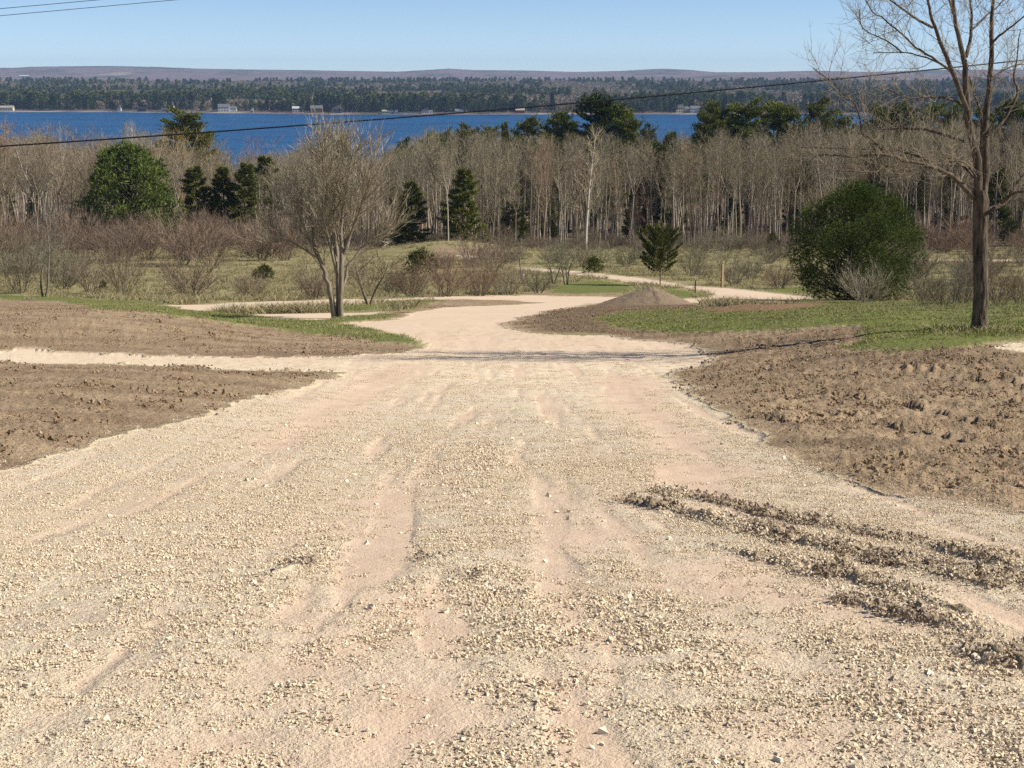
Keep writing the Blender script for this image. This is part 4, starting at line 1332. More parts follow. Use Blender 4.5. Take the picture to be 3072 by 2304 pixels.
rng = np.random.default_rng(41)
ZONES = [(-500, 240, 'at the left edge of the wood behind the thicket'), (240, 560, 'in the wood behind the big bushy pine'), (560, 860, 'in the wood behind the row of cedars'),
         (860, 1160, 'in the wood behind the three-trunked tree'), (1160, 1440, 'in the wood around the big spruce on the grassy bank'), (1440, 1750, 'in the wood left of the white birch'),
         (1750, 2100, 'in the wood behind the young pine'), (2100, 2400, 'in the wood behind the wooden stake'), (2400, 2760, 'in the wood above the broad evergreen'), (2760, 4000, 'in the wood behind the tall right tree')]
n_obj = 0
stuffp = []
for i in range(2100):
    px = rng.uniform(-260, 3330)
    e = wood_edge(px)
    front = i < 300
    y = e + (abs(rng.normal(0, 1)) * 26 if front else 12 + rng.uniform(0, 1) ** 1.1 * 270)
    if front and px < 900 and rng.random() < 0.25: y += 30
    x, _, z = on_col(px, y)
    z = gz(x, y)
    top = np.interp(px, SKY_X, SKY_Y) + abs(rng.normal(0, 1)) * (62 if front else 38) - (24 if rng.random() < 0.22 else 0)
    ht = min(max(z_row(top, y) - z, 7.0), 23.5)
    r_ = rng.random()
    if front and r_ < 0.35: ht *= rng.uniform(0.55, 0.9)
    if not front and y < e + 70 and r_ < 0.30: ht *= rng.uniform(0.30, 0.6)
    k = int(rng.integers(0, 8))
    if px < 900:                      # rounder, lower trees on the left
        k = (1, 2, 4, 6)[k % 4]; ht *= rng.uniform(0.8, 1.02)
    s = ht / HWT[k]; w = s ** 0.7 * rng.uniform(0.85, 1.15) * (1.25 if px < 900 else 1.0)
    if front:
        zl = [q for q in ZONES if q[0] <= px < q[1]][0][2]
        c = rng.uniform(0.45, 1.0) * (0.75 if px < 900 else 1.0)
        plant('bare_tree', HW[k], (x, y, z - 0.1), (w, w, s), rng.uniform(0, 6.28), 'tall slender bare tree ' + zl, 'tree', 'bare trees ' + zl, (c, c * 0.96, c * 0.88), wood_tint(rng, px))
    else:
        stuffp.append((x, y, z - 0.1, w, s, k, px))

# trees of the wood that stand out by their look
def lone(name, proto, ptop, px, y, top, wscale, label, cat, group=None, tcol=(1, 1, 1), ccol=(1, 1, 1), rz=0.0):
    x, _, z = on_col(px, y); z = gz(x, y)
    s = (z_row(top, y) - z) / ptop
    plant(name, proto, (x, y, z - 0.1), (s * wscale, s * wscale, s), rz, label, cat, group, tcol, ccol)


BI = tree_proto(hardwood(260, 17.0, 0, spread=1.0, low=0.3, lean=0.02, nb=20), M['bark_white'], M['twig_tan'], 'birch')
BF = tree_proto(hardwood(263, 17.0, 2, spread=0.8, lean=0.02, nb=22), M['bark_white'], M['twig_wood'], 'birch')
lone('white_birch', BI, proto_top(BI), 1757, 207, 372, 1.25, 'white birch with bright bare trunk standing out in the wood', 'birch', tcol=(.9, .86, .8), ccol=(1.15, 1.1, 1.0))
lone('white_birch', BF, proto_top(BF), 1345, 190, 440, 0.9, 'pale forked birch before the big spruce on the grassy bank', 'birch', tcol=(.85, .82, .78))
lone('white_birch', BI, proto_top(BI), 408, 262, 358, 0.9, 'pale white-barked tree behind the big bushy pine', 'birch', tcol=(1.1, 1.1, 1.1), ccol=(1.2, 1.2, 1.2), rz=1)
lone('white_birch', BF, proto_top(BF), 470, 250, 385, 1.0, 'pale stemmed tree left of the yellow willow', 'birch', tcol=(1.0, .95, .9), ccol=(1.15, 1.1, 1.0), rz=2)
lone('white_birch', BI, proto_top(BI), 205, 280, 368, 0.35, 'thin white birch stem rising before the lake at left', 'birch', tcol=(1.2, 1.2, 1.25), ccol=(1.3, 1.3, 1.35), rz=3)
lone('willow', HW[4], HWT[4], 545, 262, 372, 1.25, 'yellowish willow with a golden haze of twigs below the lone pine', 'willow', ccol=(1.5, 1.28, 0.62), rz=0.4)
lone('willow', HW[6], HWT[6], 640, 258, 405, 1.2, 'yellow twigged willow right of the golden one', 'willow', ccol=(1.4, 1.22, 0.65), rz=1.4)
lone('maple', HW[4], HWT[4], 140, 245, 358, 1.25, 'spreading dark maple with fan of limbs at the far left', 'maple', tcol=(.45, .42, .4), ccol=(1.02, .88, .88), rz=2.4)
lone('maple', HW[2], HWT[2], 262, 268, 368, 1.3, 'round crowned maple with orange buds before the lake', 'maple', ccol=(1.12, .95, .85), rz=0.9)
lone('maple', HW[6], HWT[6], 15, 250, 350, 1.1, 'maple with reddish brown top at the left edge of the wood', 'maple', ccol=(1.2, .85, .7), rz=0.9)
lone('maple', HW[4], HWT[4], 782, 330, 400, 1.15, 'purple red maple before the lake behind the cottage roof', 'maple', ccol=(1.0, .72, .85), rz=0.1)
lone('aspen', HW[3], HWT[3], 2020, 213, 480, 1.0, 'leaning pale aspen behind the young pine', 'aspen', tcol=(1.3, 1.25, 1.2), rz=0.3)
for i, (px, y, top, ws, lab) in enumerate((
    (1660, 300, 335, 0.8, 'white pine left of the tallest pine by the lake gap'), (1705, 310, 352, 0.7, 'smaller white pine between the lake gap pines'), (1785, 300, 286, 1.05, 'tallest dark white pine above the wood before the far shore'),
    (1845, 305, 312, 0.95, 'white pine right of the tallest pine'), (1890, 300, 345, 0.7, 'white pine at the left side of the lake gap'), (2105, 300, 335, 0.75, 'white pine at the right side of the lake gap'),
    (2160, 310, 306, 0.85, 'first tall white pine of the row right of the lake gap'), (2240, 305, 300, 0.95, 'second tall white pine of the row right of the lake gap'), (2310, 312, 306, 0.9, 'third white pine of the row right of the lake gap'),
    (2365, 305, 318, 0.8, 'fourth white pine at the end of the row'), (2440, 320, 298, 0.75, 'white pine standing apart left of the tall tree limbs'), (2690, 315, 308, 0.7, 'white pine seen through the limbs of the tall right tree'),
    (2775, 320, 312, 0.7, 'white pine beside the right tree crown'), (1395, 300, 372, 0.7, 'white pine with rounded top right of the lake view'), (1345, 310, 390, 0.55, 'small pine at the right of the lake view'),
    (1570, 300, 352, 0.75, 'yellow green pine left of the tall pines'), (565, 330, 326, 1.15, 'lone pine with flat spreading crown before the lake at left'), (3010, 320, 300, 0.75, 'white pine behind the right edge of the tall tree'),
    (2560, 300, 370, 0.8, 'lower white pine in the wood above the broad evergreen'), (2510, 330, 335, 0.8, 'white pine left of the lower pine above the evergreen'), (2620, 320, 318, 0.85, 'white pine right of the lower pine above the evergreen'),
    (2735, 330, 326, 0.8, 'white pine between two pines behind the right tree limbs'), (2850, 325, 314, 0.85, 'white pine left of the tall right tree crown'), (2925, 330, 325, 0.8, 'white pine right behind the tall right tree trunk'), (3070, 320, 305, 0.85, 'white pine cut by the right edge'),
    (1215, 310, 415, 0.6, 'low pine at the right end of the open lake view'), (1300, 300, 398, 0.65, 'pine top between bare crowns right of the open lake view'), (1465, 300, 380, 0.7, 'pine with pointed top left of the yellow green pine'), (1935, 310, 372, 0.5, 'small pine at the left of the lake gap'), (1040, 320, 395, 0.5, 'pine top behind the three-trunked tree'))):
    k = i % 3
    lone('white_pine', PINE[k], PT[k], px, y, top, ws * 1.3, lab, 'pine', 'white pines above the wood', ccol=(1.15, 1.05, 0.8) if px != 1785 else (.75, .8, .8), rz=i * 1.7)
for i, (px, py, top, wd, lab) in enumerate((
    (1395, 722, 505, 115, 'big dark spruce beside the pale forked birch'), (1240, 728, 545, 95, 'dark slender spruce left of the pale forked birch'), (1545, 705, 605, 105, 'squat spruce right of the big spruce'),
    (592, 690, 500, 120, 'broad dark cedar right of the big bushy pine'), (672, 690, 500, 90, 'slim cedar second in the row at left'), (735, 690, 488, 115, 'pointed cedar third in the row at left'), (800, 672, 468, 110, 'tall cedar at the right end of the row'),
    (1190, 690, 560, 70, 'thin spruce behind the right side of the three-trunked tree'), (1525, 640, 368, 60, 'thin tall spruce above the wood left of the pines'), (2010, 640, 398, 90, 'dark spruce in the lake gap right of the tall pines'),
    (2380, 640, 450, 70, 'dark spruce in the shaded wood above the evergreen'), (2830, 640, 430, 80, 'dark spruce behind the limbs of the right tree'), (110, 640, 535, 40, 'small dark spruce at the left in the wood'), (1960, 650, 480, 50, 'small spruce low in the lake gap'),
    (2460, 650, 515, 60, 'dark spruce deep in the wood left of the evergreen top'), (2560, 650, 545, 60, 'dark spruce deep in the wood above the evergreen'), (1640, 650, 560, 60, 'dark spruce deep in the wood left of the white birch'), (985, 650, 505, 60, 'dark spruce behind the left side of the three-trunked tree'),
    (1900, 650, 555, 60, 'dark spruce deep in the wood right of the white birch'), (2200, 650, 590, 70, 'dark spruce deep in the wood behind the wooden stake'), (1470, 650, 480, 50, 'thin dark spruce deep in the wood right of the big spruce'), (2700, 650, 520, 70, 'dark spruce deep in the wood right of the evergreen top'), (2980, 650, 500, 80, 'dark spruce deep in the wood behind the right tree'),
    (270, 640, 500, 70, 'yellow green cedar left of the big bushy pine'), (20, 660, 560, 70, 'yellow green cedar at the left edge'))):
    y = 205 if py > 715 else 225 if py > 680 else 262
    k = i % 3
    x, _, z = on_col(px, y); z = gz(x, y)
    s = (z_row(top, y) - z) / CT[k]; w = 1.3 * wd * y / F / [4.0, 3.2, 4.6][k]
    yel = px in (270, 20)
    plant('spruce' if py > 695 or y > 240 else 'cedar', CONE[k], (x, y, z - 0.1), (w, w, s), i * 1.1, lab, 'spruce' if py > 695 or y > 240 else 'cedar', 'dark conifers at the edge of the wood', ccol=(1.6, 1.4, .9) if yel else (1.25, 1.2, 0.95))
rng = np.random.default_rng(43)
for i in range(16):                       # pines half hidden among the bare crowns
    px = rng.uniform(1180, 3050); y = rng.uniform(240, 300); k = int(rng.integers(0, 3))
    zl = [q for q in ZONES if q[0] <= px < q[1]][0][2]
    lone('white_pine', PINE[k], PT[k], px, y, rng.uniform(405, 480), rng.uniform(0.7, 1.0), 'half hidden green pine ' + zl, 'pine', 'half hidden pines ' + zl, ccol=(.9, .9, .75), rz=i)
y = 206; x, _, z = on_col(395, y); z = gz(x, y)
w = 300 * y / F / 10.5; s = (z_row(428, y) - z) / proto_top(BUSH)
plant('bushy_pine', BUSH, (x, y, z - 0.1), (w, w, s), 0.3, 'big bushy dark green pine above the thicket at left', 'pine', ccol=(1.0, 1.05, 1.0))


# ------------------------------------------------------------------ scattered stuff through geometry nodes
def joined(name, meshes):
    """one mesh from several, keeping materials and the tip value"""
    V = []; F3 = {}; A = []; mats = []; base = 0; fm_ = {}
    for me in meshes:
        n = len(me.vertices)
        v = np.empty(n * 3, dtype=np.float32); me.vertices.foreach_get('co', v); V.append(v.reshape(-1, 3))
        a = np.empty(n, dtype=np.float32); me.attributes['tip'].data.foreach_get('value', a); A.append(a)
        tot = np.empty(len(me.polygons), dtype=np.int32); me.polygons.foreach_get('loop_total', tot)
        vi = np.empty(len(me.loops), dtype=np.int32); me.loops.foreach_get('vertex_index', vi)
        st = np.concatenate([[0], np.cumsum(tot)[:-1]])
        for k in np.unique(tot):
            s_ = st[tot == k]
            F3.setdefault(int(k), []).append(base + vi[s_[:, None] + np.arange(k)]); fm_.setdefault(int(k), []).append(np.full(len(s_), len(mats)))
        mats.append(me.materials[0]); base += n
    ks = sorted(F3)
    return mesh_data(name, np.concatenate(V), [np.concatenate(F3[k]) for k in ks], mats, smooth=True, attrs=dict(tip=np.concatenate(A)), fmat=np.concatenate([np.concatenate(fm_[k]) for k in ks]))


def scatter(name, pts, scl, rot, pick, protos, label=None, colors=None):
    """points carry scale, rotation and choice; the copies are instances"""
    pts = np.asarray(pts, dtype=np.float32); n = len(pts)
    scl = np.asarray(scl, dtype=np.float32)
    if scl.ndim == 1: scl = np.repeat(scl[:, None], 3, 1)
    c = bpy.data.collections.new(name + '_kinds')
    for i, me in enumerate(protos):
        o = bpy.data.objects.new('%s_kind_%02d' % (name, i), me)
        if colors is not None: o.color = (*colors[i], 1)
        c.objects.link(o)
    me = bpy.data.meshes.new(name); me.vertices.add(n); me.vertices.foreach_set('co', pts.ravel())
    for k, a in (('scl', scl), ('rot', np.asarray(rot, dtype=np.float32))):
        at = me.attributes.new(k, 'FLOAT_VECTOR', 'POINT'); at.data.foreach_set('vector', np.ascontiguousarray(a).ravel())
    at = me.attributes.new('pick', 'INT', 'POINT'); at.data.foreach_set('value', np.asarray(pick, dtype=np.int32))
    me.materials.append(protos[0].materials[0])
    o = bpy.data.objects.new(name, me); COL.objects.link(o)
    ng = bpy.data.node_groups.new(name + '_scatter', 'GeometryNodeTree')
    ng.interface.new_socket('Geometry', in_out='INPUT', socket_type='NodeSocketGeometry')
    ng.interface.new_socket('Geometry', in_out='OUTPUT', socket_type='NodeSocketGeometry')
    N = ng.nodes
    gi = N.new('NodeGroupInput'); go = N.new('NodeGroupOutput')
    ci = N.new('GeometryNodeCollectionInfo'); ci.inputs['Collection'].default_value = c
    ci.inputs['Separate Children'].default_value = True; ci.inputs['Reset Children'].default_value = True
    ip = N.new('GeometryNodeInstanceOnPoints'); ip.inputs['Pick Instance'].default_value = True

    def na(nm, tp):
        q = N.new('GeometryNodeInputNamedAttribute'); q.data_type = tp; q.inputs['Name'].default_value = nm
        return [s for s in q.outputs if s.enabled and s.name == 'Attribute'][0]
    L = ng.links
    L.new(gi.outputs[0], ip.inputs['Points']); L.new(ci.outputs[0], ip.inputs['Instance'])
    L.new(na('pick', 'INT'), ip.inputs['Instance Index']); L.new(na('scl', 'FLOAT_VECTOR'), ip.inputs['Scale'])
    er = N.new('FunctionNodeEulerToRotation'); L.new(na('rot', 'FLOAT_VECTOR'), er.inputs[0]); L.new(er.outputs[0], ip.inputs['Rotation'])
    L.new(ip.outputs[0], go.inputs[0])
    md = o.modifiers.new('scatter', 'NODES'); md.node_group = ng
    tag(o, label, kind='stuff')
    return o


# rest of the near wood
HWJ = [joined('wood_kind', [p[0][1], p[1][1]]) for p in HW]
S = np.array([q[:6] for q in stuffp]); S[:, 5] += 8 * RNG.integers(0, 2, len(S))
scatter('woodland', S[:, :3], np.stack([S[:, 3], S[:, 3], S[:, 4]], 1), np.stack([np.zeros(len(S)), np.zeros(len(S)), RNG.uniform(0, 6.28, len(S))], 1), S[:, 5].astype(int), HWJ + HWJ,
        'grey brown bare woodland filling the slope down to the lake', colors=[(1, 1, 1), (1.05, .92, .92), (.92, .95, .86), (1, .98, .95), (1.08, 1.05, .92), (.85, .82, .8), (1, .95, .9), (.95, .9, .92), (.78, .74, .70), (1.0, 1.02, .78), (.98, .80, .82), (1.22, 1.16, 1.05), (.9, .88, .74), (1.12, .98, .84), (.8, .7, .7), (1.1, 1.08, .95)])

# brush and saplings along the foot of the wood
rng = np.random.default_rng(47)
px = rng.uniform(-150, 3250, 420); yb = wood_edge(px) + rng.normal(10, 14, 420)
bx_ = np.array([on_col(a, b)[0] for a, b in zip(px, yb)])
SHJ = [joined('brush_kind', [p[0][1], p[1][1]]) for p in SH]
sw = rng.uniform(0.25, 1.15, 420)
scatter('undergrowth', np.stack([bx_, yb, surf(bx_, yb)], 1), np.stack([sw, sw, sw * rng.uniform(0.6, 1.5, 420)], 1), np.stack([0 * sw, 0 * sw, rng.uniform(0, 6.28, 420)], 1), rng.integers(0, 8, 420), SHJ + SHJ,
        'tangled bare brush along the foot of the wood', colors=[(1.1, 1.15, .95), (1.35, 1.35, 1.1), (1.0, 1.0, .9), (1.2, 1.05, .95), (1.15, 1.25, .95), (1.45, 1.4, 1.15), (.95, .92, .85), (1.25, 1.15, 1.0)])

# far shore wood
def puff(seed, Ht, Wd, n, w):
    rng = np.random.default_rng(seed); wd = Wood()
    wd.add(np.array([[0, 0, -0.5], [0.1, 0, Ht * 0.45], [0, 0.1, Ht * 0.9]]), 0.28, 0.08)
    for i in range(n):
        f = rng.uniform(0.25, 1); az = rng.uniform(0, 6.28); R = Wd / 2 * math.sqrt(max(1 - ((f - 0.6) / 0.45) ** 2, 0.05)) * math.sqrt(rng.uniform(0.05, 1))
        p = np.array([math.cos(az) * R, math.sin(az) * R, f * Ht * 0.85])
        wd.twig(p, unit(np.array([math.cos(az) * 0.6, math.sin(az) * 0.6, 1.0])), Ht * 0.16, w, rng.uniform(0, 1))
    return wd.mesh('far_bare', M['twig_wood'], 4, 3, flat=True, seed=seed)


FARB = [puff(600 + i, 17, 9, 130, 0.5) for i in range(3)]
FARC = []
for i in range(3):
    q = conifer(610 + i, 20, [7, 5.5, 8][i], ['cone', 'cone', 'pine'][i], 190, 2.2, 0.5, 3, 0.3, 'pine', 0.12)
    FARC.append(q[1][1])
rng = np.random.default_rng(61)
# conifers and bare trees along the far waterline, one by one
for i in range(170):
    x = rng.uniform(-860, 820)
    if -390 < x < -360: continue
    con = rng.random() < (0.8 if x < 0 else 0.5)
    y = float(shore(x)) + rng.uniform(14, 75); z = float(far_z(np.array([x]), np.array([y]))[0])
    s = rng.uniform(0.6, 1.35) * (1.0 if con else 0.8)
    me = FARC[rng.integers(0, 3)] if con else FARB[rng.integers(0, 3)]
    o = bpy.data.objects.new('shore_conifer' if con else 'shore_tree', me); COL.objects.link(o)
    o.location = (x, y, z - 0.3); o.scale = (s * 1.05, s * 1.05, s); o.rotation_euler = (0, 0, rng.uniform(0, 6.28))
    side_ = 'left part' if x < -150 else 'middle part' if x < 300 else 'right part'
    v = rng.uniform(.7, 1.0)
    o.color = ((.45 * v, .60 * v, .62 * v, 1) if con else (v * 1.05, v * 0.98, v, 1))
    tag(o, ('dark conifer' if con else 'bare grey tree') + ' standing along the ' + side_ + ' of the far shore', 'conifer' if con else 'tree', ('conifers' if con else 'bare trees') + ' along the ' + side_ + ' of the far shore')
n = 30000
yy = 2010 + 40 + (rng.uniform(0, 1, n) ** 1.35) * 2900
xx = rng.uniform(-0.40, 0.40, n) * yy
keep = yy > shore(xx) + 45
xx = xx[keep]; yy = yy[keep]; zz = far_z(xx, yy)
pn = fbm(xx / 260, yy / 420, 3, 63) + 0.35 * fbm(xx / 40, yy / 60, 2, 65)
con = pn + 0.25 * sst(100, -600, xx) * (1 - sst(2300, 3000, yy)) + 0.22 * (1 - sst(2080, 2200, yy)) > 0.13
pick = np.where(con, 3 + rng.integers(0, 3, len(xx)), rng.integers(0, 3, len(xx)))
sc = np.where(con, 0.55 + 0.75 * rng.uniform(0, 1, len(xx)) ** 2, rng.uniform(0.55, 0.95, len(xx)))
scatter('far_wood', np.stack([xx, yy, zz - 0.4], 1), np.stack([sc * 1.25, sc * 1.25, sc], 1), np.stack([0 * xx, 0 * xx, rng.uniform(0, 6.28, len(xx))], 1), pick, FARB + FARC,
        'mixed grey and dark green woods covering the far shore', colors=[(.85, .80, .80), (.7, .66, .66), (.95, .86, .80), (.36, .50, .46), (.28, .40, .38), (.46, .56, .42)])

# ------------------------------------------------------------------ houses
def mat_siding(nm, c):
    t = NT(nm)
    n = t.noise(t.obj(), 0.6, 3)
    return t.finish(t.mix(t.ramp(n, (0.3, 0.7)), tuple(x * 0.9 for x in c), c), 0.7, 0.2)


M['white'] = mat_siding('white_siding', (0.66, 0.65, 0.61)); M['cream'] = mat_siding('cream_siding', (0.66, 0.58, 0.42)); M['brown'] = mat_siding('brown_siding', (0.16, 0.10, 0.075)); M['slate'] = mat_siding('slate_siding', (0.07, 0.085, 0.11))
M['roof_grey'] = mat_plain('grey_shingles', (0.17, 0.17, 0.175), 0.9, 0.1); M['roof_tan'] = mat_plain('tan_shingles', (0.40, 0.35, 0.28), 0.9, 0.1); M['roof_pale'] = mat_plain('pale_metal_roof', (0.62, 0.60, 0.56), 0.5, 0.3)
M['glass'] = mat_plain('dark_window_glass', (0.03, 0.04, 0.05), 0.1, 0.5)


def box(x0, x1, y0, y1, z0, z1):
    v = [(x, y, z) for z in (z0, z1) for y in (y0, y1) for x in (x0, x1)]
    f = [(0, 2, 3, 1), (4, 5, 7, 6), (0, 1, 5, 4), (1, 3, 7, 5), (3, 2, 6, 7), (2, 0, 4, 6)]
    return np.array(v, dtype=float), np.array(f)


def house(loc, w, dp, hw, hr, wall, roof, label, storeys=1, wing=0.0, rz=0.0, front_gable=False):
    e = empty('house', loc, rz, (0.88, 0.88, 0.88))
    tag(e, label, 'house', 'houses by the lake')
    v, f = box(-w / 2, w / 2, -dp / 2, dp / 2, -1.0, hw)
    vv = v.tolist(); ff = [tuple(q) for q in f.tolist()]
    mesh_obj('wall', v, f, M[wall], e)

    def gable(x0, x1, y0, y1, z0, z1, front, nm):
        o = 0.5
        if front:
            xm = (x0 + x1) / 2
            v = [(x0 - o, y0 - o, z0), (x1 + o, y0 - o, z0), (xm, y0 - o, z1), (x0 - o, y1 + o, z0), (x1 + o, y1 + o, z0), (xm, y1 + o, z1)]
        else:
            ym = (y0 + y1) / 2
            v = [(x0 - o, y1 + o, z0), (x0 - o, y0 - o, z0), (x0 - o, ym, z1), (x1 + o, y1 + o, z0), (x1 + o, y0 - o, z0), (x1 + o, ym, z1)]
        ob = mesh_obj(nm, v, [np.array([(0, 1, 2), (3, 5, 4)]), np.array([(0, 3, 4, 1), (1, 4, 5, 2), (2, 5, 3, 0)])], M[roof], e)
        return ob
    ro = gable(-w / 2, w / 2, -dp / 2, dp / 2, hw + 0.004, hw + hr, front_gable, 'roof')
    if wing:
        v, f = box(w / 2 + 0.01, w / 2 + wing, -dp * 0.35, dp * 0.35, -1.0, hw * 0.7)
        mesh_obj('wing', v, f, M[wall], e)
        gable(w / 2 + 0.02, w / 2 + wing, -dp * 0.35, dp * 0.35, hw * 0.7 + 0.004, hw * 0.7 + hr * 0.7, False, 'wing_roof')
    n = max(2, int(w / 3.5))
    for s in range(storeys):
        z0 = 0.9 + s * (hw / storeys)
        for i in range(n):
            x = -w / 2 + (i + 0.5) * w / n
            v, f = box(x - 0.75, x + 0.75, -dp / 2 - 0.06, -dp / 2 - 0.01, z0, z0 + 1.5)
            mesh_obj('window', v, f, M['glass'], e)
    v, f = box(w * 0.28, w * 0.28 + 0.9, -0.45, 0.45, hw + hr * 0.4, hw + hr + 1.0)
    mesh_obj('chimney', v, f, M['roof_tan'], ro)
    return e


def on_far(px, off):
    y = 2010.0
    for _ in range(6):
        x = (px - 1536) / F * (y * COS + CZ * SIN)
        y = float(shore(x)) + off
    return x, y, float(far_z(np.array([x]), np.array([y]))[0])


for px, off, w, dp, hw, hr, wall, roof, lab, st, wing, fg in (
    (22, 18, 20, 11, 5, 3, 'cream', 'roof_tan', 'beige house at the left end of the far shore', 1, 0, False),
    (358, 16, 6, 7, 5, 3.5, 'white', 'roof_grey', 'narrow white cottage left of the brown boathouse', 1, 0, True),
    (425, 14, 13, 9, 3.2, 3, 'brown', 'roof_grey', 'brown boathouse on the far shore', 1, 0, False),
    (492, 16, 7, 8, 6, 4, 'white', 'roof_grey', 'white gabled cottage left of the lone pine', 1, 0, True),
    (515, 22, 8, 8, 8, 5, 'white', 'roof_grey', 'taller white gabled house behind the lone pine', 2, 0, True),
    (621, 60, 11, 8, 7, 4, 'white', 'roof_grey', 'white house set back among the trees above the long white house', 2, 0, True),
    (672, 24, 17, 11, 7, 4.5, 'white', 'roof_grey', 'large white two storey house on the far shore', 2, 11, False),
    (757, 8, 4, 4, 3, 4, 'white', 'roof_pale', 'small white boat shelter on the beach right of the large white house', 1, 0, True),
    (893, 22, 15, 9, 6, 3, 'white', 'roof_pale', 'white house among conifers left of the dark houses', 2, 0, False),
    (950, 26, 18, 10, 6, 4.5, 'brown', 'roof_grey', 'dark brown house under tall conifers', 1, 0, False),
    (1012, 22, 15, 12, 5.5, 6, 'slate', 'roof_grey', 'dark blue grey gabled house near the middle of the shore', 1, 0, True),
    (1164, 15, 17, 8, 3.4, 2.2, 'cream', 'roof_tan', 'long low yellowish cottage on the shore', 1, 0, False),
    (1189, 12, 5, 5, 3.6, 2, 'white', 'roof_pale', 'tiny white shed right of the yellowish cottage', 1, 0, True),
    (1276, 18, 11, 8, 4, 3, 'white', 'roof_grey', 'small white cottage with grey roof right of the sheds', 1, 5, True),
    (1378, 18, 12, 8, 4.5, 3, 'white', 'roof_tan', 'white cottage under the power cable', 1, 5, False),
    (1560, 20, 13, 8, 4, 3, 'brown', 'roof_tan', 'reddish cottage left of the tall pines', 1, 0, False),
    (2040, 30, 14, 10, 7, 5, 'cream', 'roof_tan', 'large cream gabled house in the lake gap', 2, 12, True),
    (2085, 26, 15, 10, 6, 4, 'white', 'roof_grey', 'grey roofed house right of the cream house', 2, 0, False)):
    x, y, z = on_far(px, off)
    house((x, y, z + 0.05), w, dp, hw, hr, wall, roof, lab, st, wing, 0.1, fg)
x, _, z = on_col(775, 430); z = gz(x, 430)
house((x, 430, z), 11, 9, z_row(492, 430) - z, 3.4, 'cream', 'roof_pale', 'cottage in the wood with only its pale gable roof showing', 1, 0, 0.2, True)
# pale buildings on the far hills
for px, py, dd, w, lab in ((72, 232, 6050, 40, 'white barn on the hillside at the far left'), (1970, 220, 8300, 55, 'pale buildings on the far hill crest'), (2062, 227, 8150, 90, 'long pale building below the far hill crest')):
    z = z_row(py, dd); x = (px - 1536) / F * (dd * COS)
    house((x, dd, z - 2), w, 14, 8, 4, 'cream' if px > 2000 else 'white', 'roof_pale', lab, 1, 0, 0.0, False)

# ------------------------------------------------------------------ soil mound, posts, cables
def mound():
    cx, cy = hit(1962, 914); cz = gz(cx, cy); s = cy / F
    rr = np.linspace(0, 1, 40); aa = np.linspace(0, 2 * math.pi, 96, endpoint=False)
    R_, A_ = np.meshgrid(rr, aa, indexing='ij')
    rx = np.where(np.cos(A_) < 0, 185, 140) * s; ry = 2.4
    X = cx + R_ * rx * np.cos(A_); Y = cy + 1.2 + R_ * ry * np.sin(A_)
    hgt = 57 * s
    Z = surf(X.ravel(), Y.ravel()).reshape(X.shape) - 0.05 + hgt * (np.clip(1 - R_, 0, 1) ** 1.15 * (1 - 0.25 * (1 - R_)) / 0.75) * np.where(np.cos(A_) < 0, 1 - 0.15 * R_, 1.0)
    Z += (0.05 * fbm(X * 3, Y * 3, 3, 121) + 0.02 * fbm(X * 11, Y * 11, 2, 123)) * sst(1.0, 0.8, R_)
    ix = np.arange(X.size).reshape(X.shape)
    q = np.stack([ix[:-1], ix[1:], np.roll(ix, -1, 1)[1:], np.roll(ix, -1, 1)[:-1]], -1).reshape(-1, 4)
    t = NT('mound_soil'); p = t.pos()
    n = t.noise(p, 18, 4, 0.7); c = t.mix(t.ramp(n, (0.3, 0.7)), (0.195, 0.145, 0.098), (0.33, 0.250, 0.172))
    o = mesh_obj('soil_mound', np.stack([X.ravel(), Y.ravel(), Z.ravel()], 1), q, t.finish(c, 0.95, 0.05, t.bump(n, 1.0, 0.06)), smooth=True)
    tag(o, 'grey brown cone shaped soil mound beside the road bend', 'mound')


mound()
M['stake'] = mat_plain('orange_brown_lumber', (0.40, 0.275, 0.15), 0.8, 0.1, 0.3, 9)
M['green_steel'] = mat_plain('dark_green_steel', (0.03, 0.06, 0.035), 0.5, 0.4)
M['tip_white'] = mat_plain('white_paint', (0.8, 0.8, 0.78), 0.5, 0.3, 0.1)
(x, y, z), d = stand(2166, 862)
k = d / F
e = empty('wooden_stake', (x, y, z), 0.75); tag(e, 'plain orange brown wooden stake standing on the meadow', 'stake')
wv = 8.5 * k / 2
v = [(-wv, -wv * .6, -.3), (wv, -wv * .6, -.3), (wv, wv * .6, -.3), (-wv, wv * .6, -.3)]
v += [(a, b, 68 * k) for a, b, _ in v] + [(-wv * .6, -wv * .35, 71 * k), (wv * .6, -wv * .35, 71 * k), (wv * .6, wv * .35, 71 * k), (-wv * .6, wv * .35, 71 * k)]
fs = [(0, 1, 2, 3)] + [(a, (a + 1) % 4, (a + 1) % 4 + 4, a + 4) for a in range(4)] + [(a + 4, (a + 1) % 4 + 4, (a + 1) % 4 + 8, a + 8) for a in range(4)] + [(8, 9, 10, 11)]
mesh_obj('post', v, np.array(fs), M['stake'], e)
(x, y, z), d = stand(2085, 888)
k = d / F
e = empty('fence_post', (x, y, z)); tag(e, 'thin dark green steel fence post with white tip right of the young pine', 'post')
tw = 0.035
prof = [(-tw, 0), (tw, 0), (tw, .012), (.007, .012), (.007, .055), (-.007, .055), (-.007, .012), (-tw, .012)]
v = [(a, b, -.3) for a, b in prof] + [(a, b, 46 * k) for a, b in prof]
mesh_obj('post', v, [np.array([(i, (i + 1) % 8, (i + 1) % 8 + 8, i + 8) for i in range(8)]), np.array([list(range(8, 16))])], M['green_steel'], e)
v = [(a * 1.1, b * 1.1, 46 * k + .002) for a, b in prof] + [(a * 1.1, b * 1.1, 54 * k) for a, b in prof]
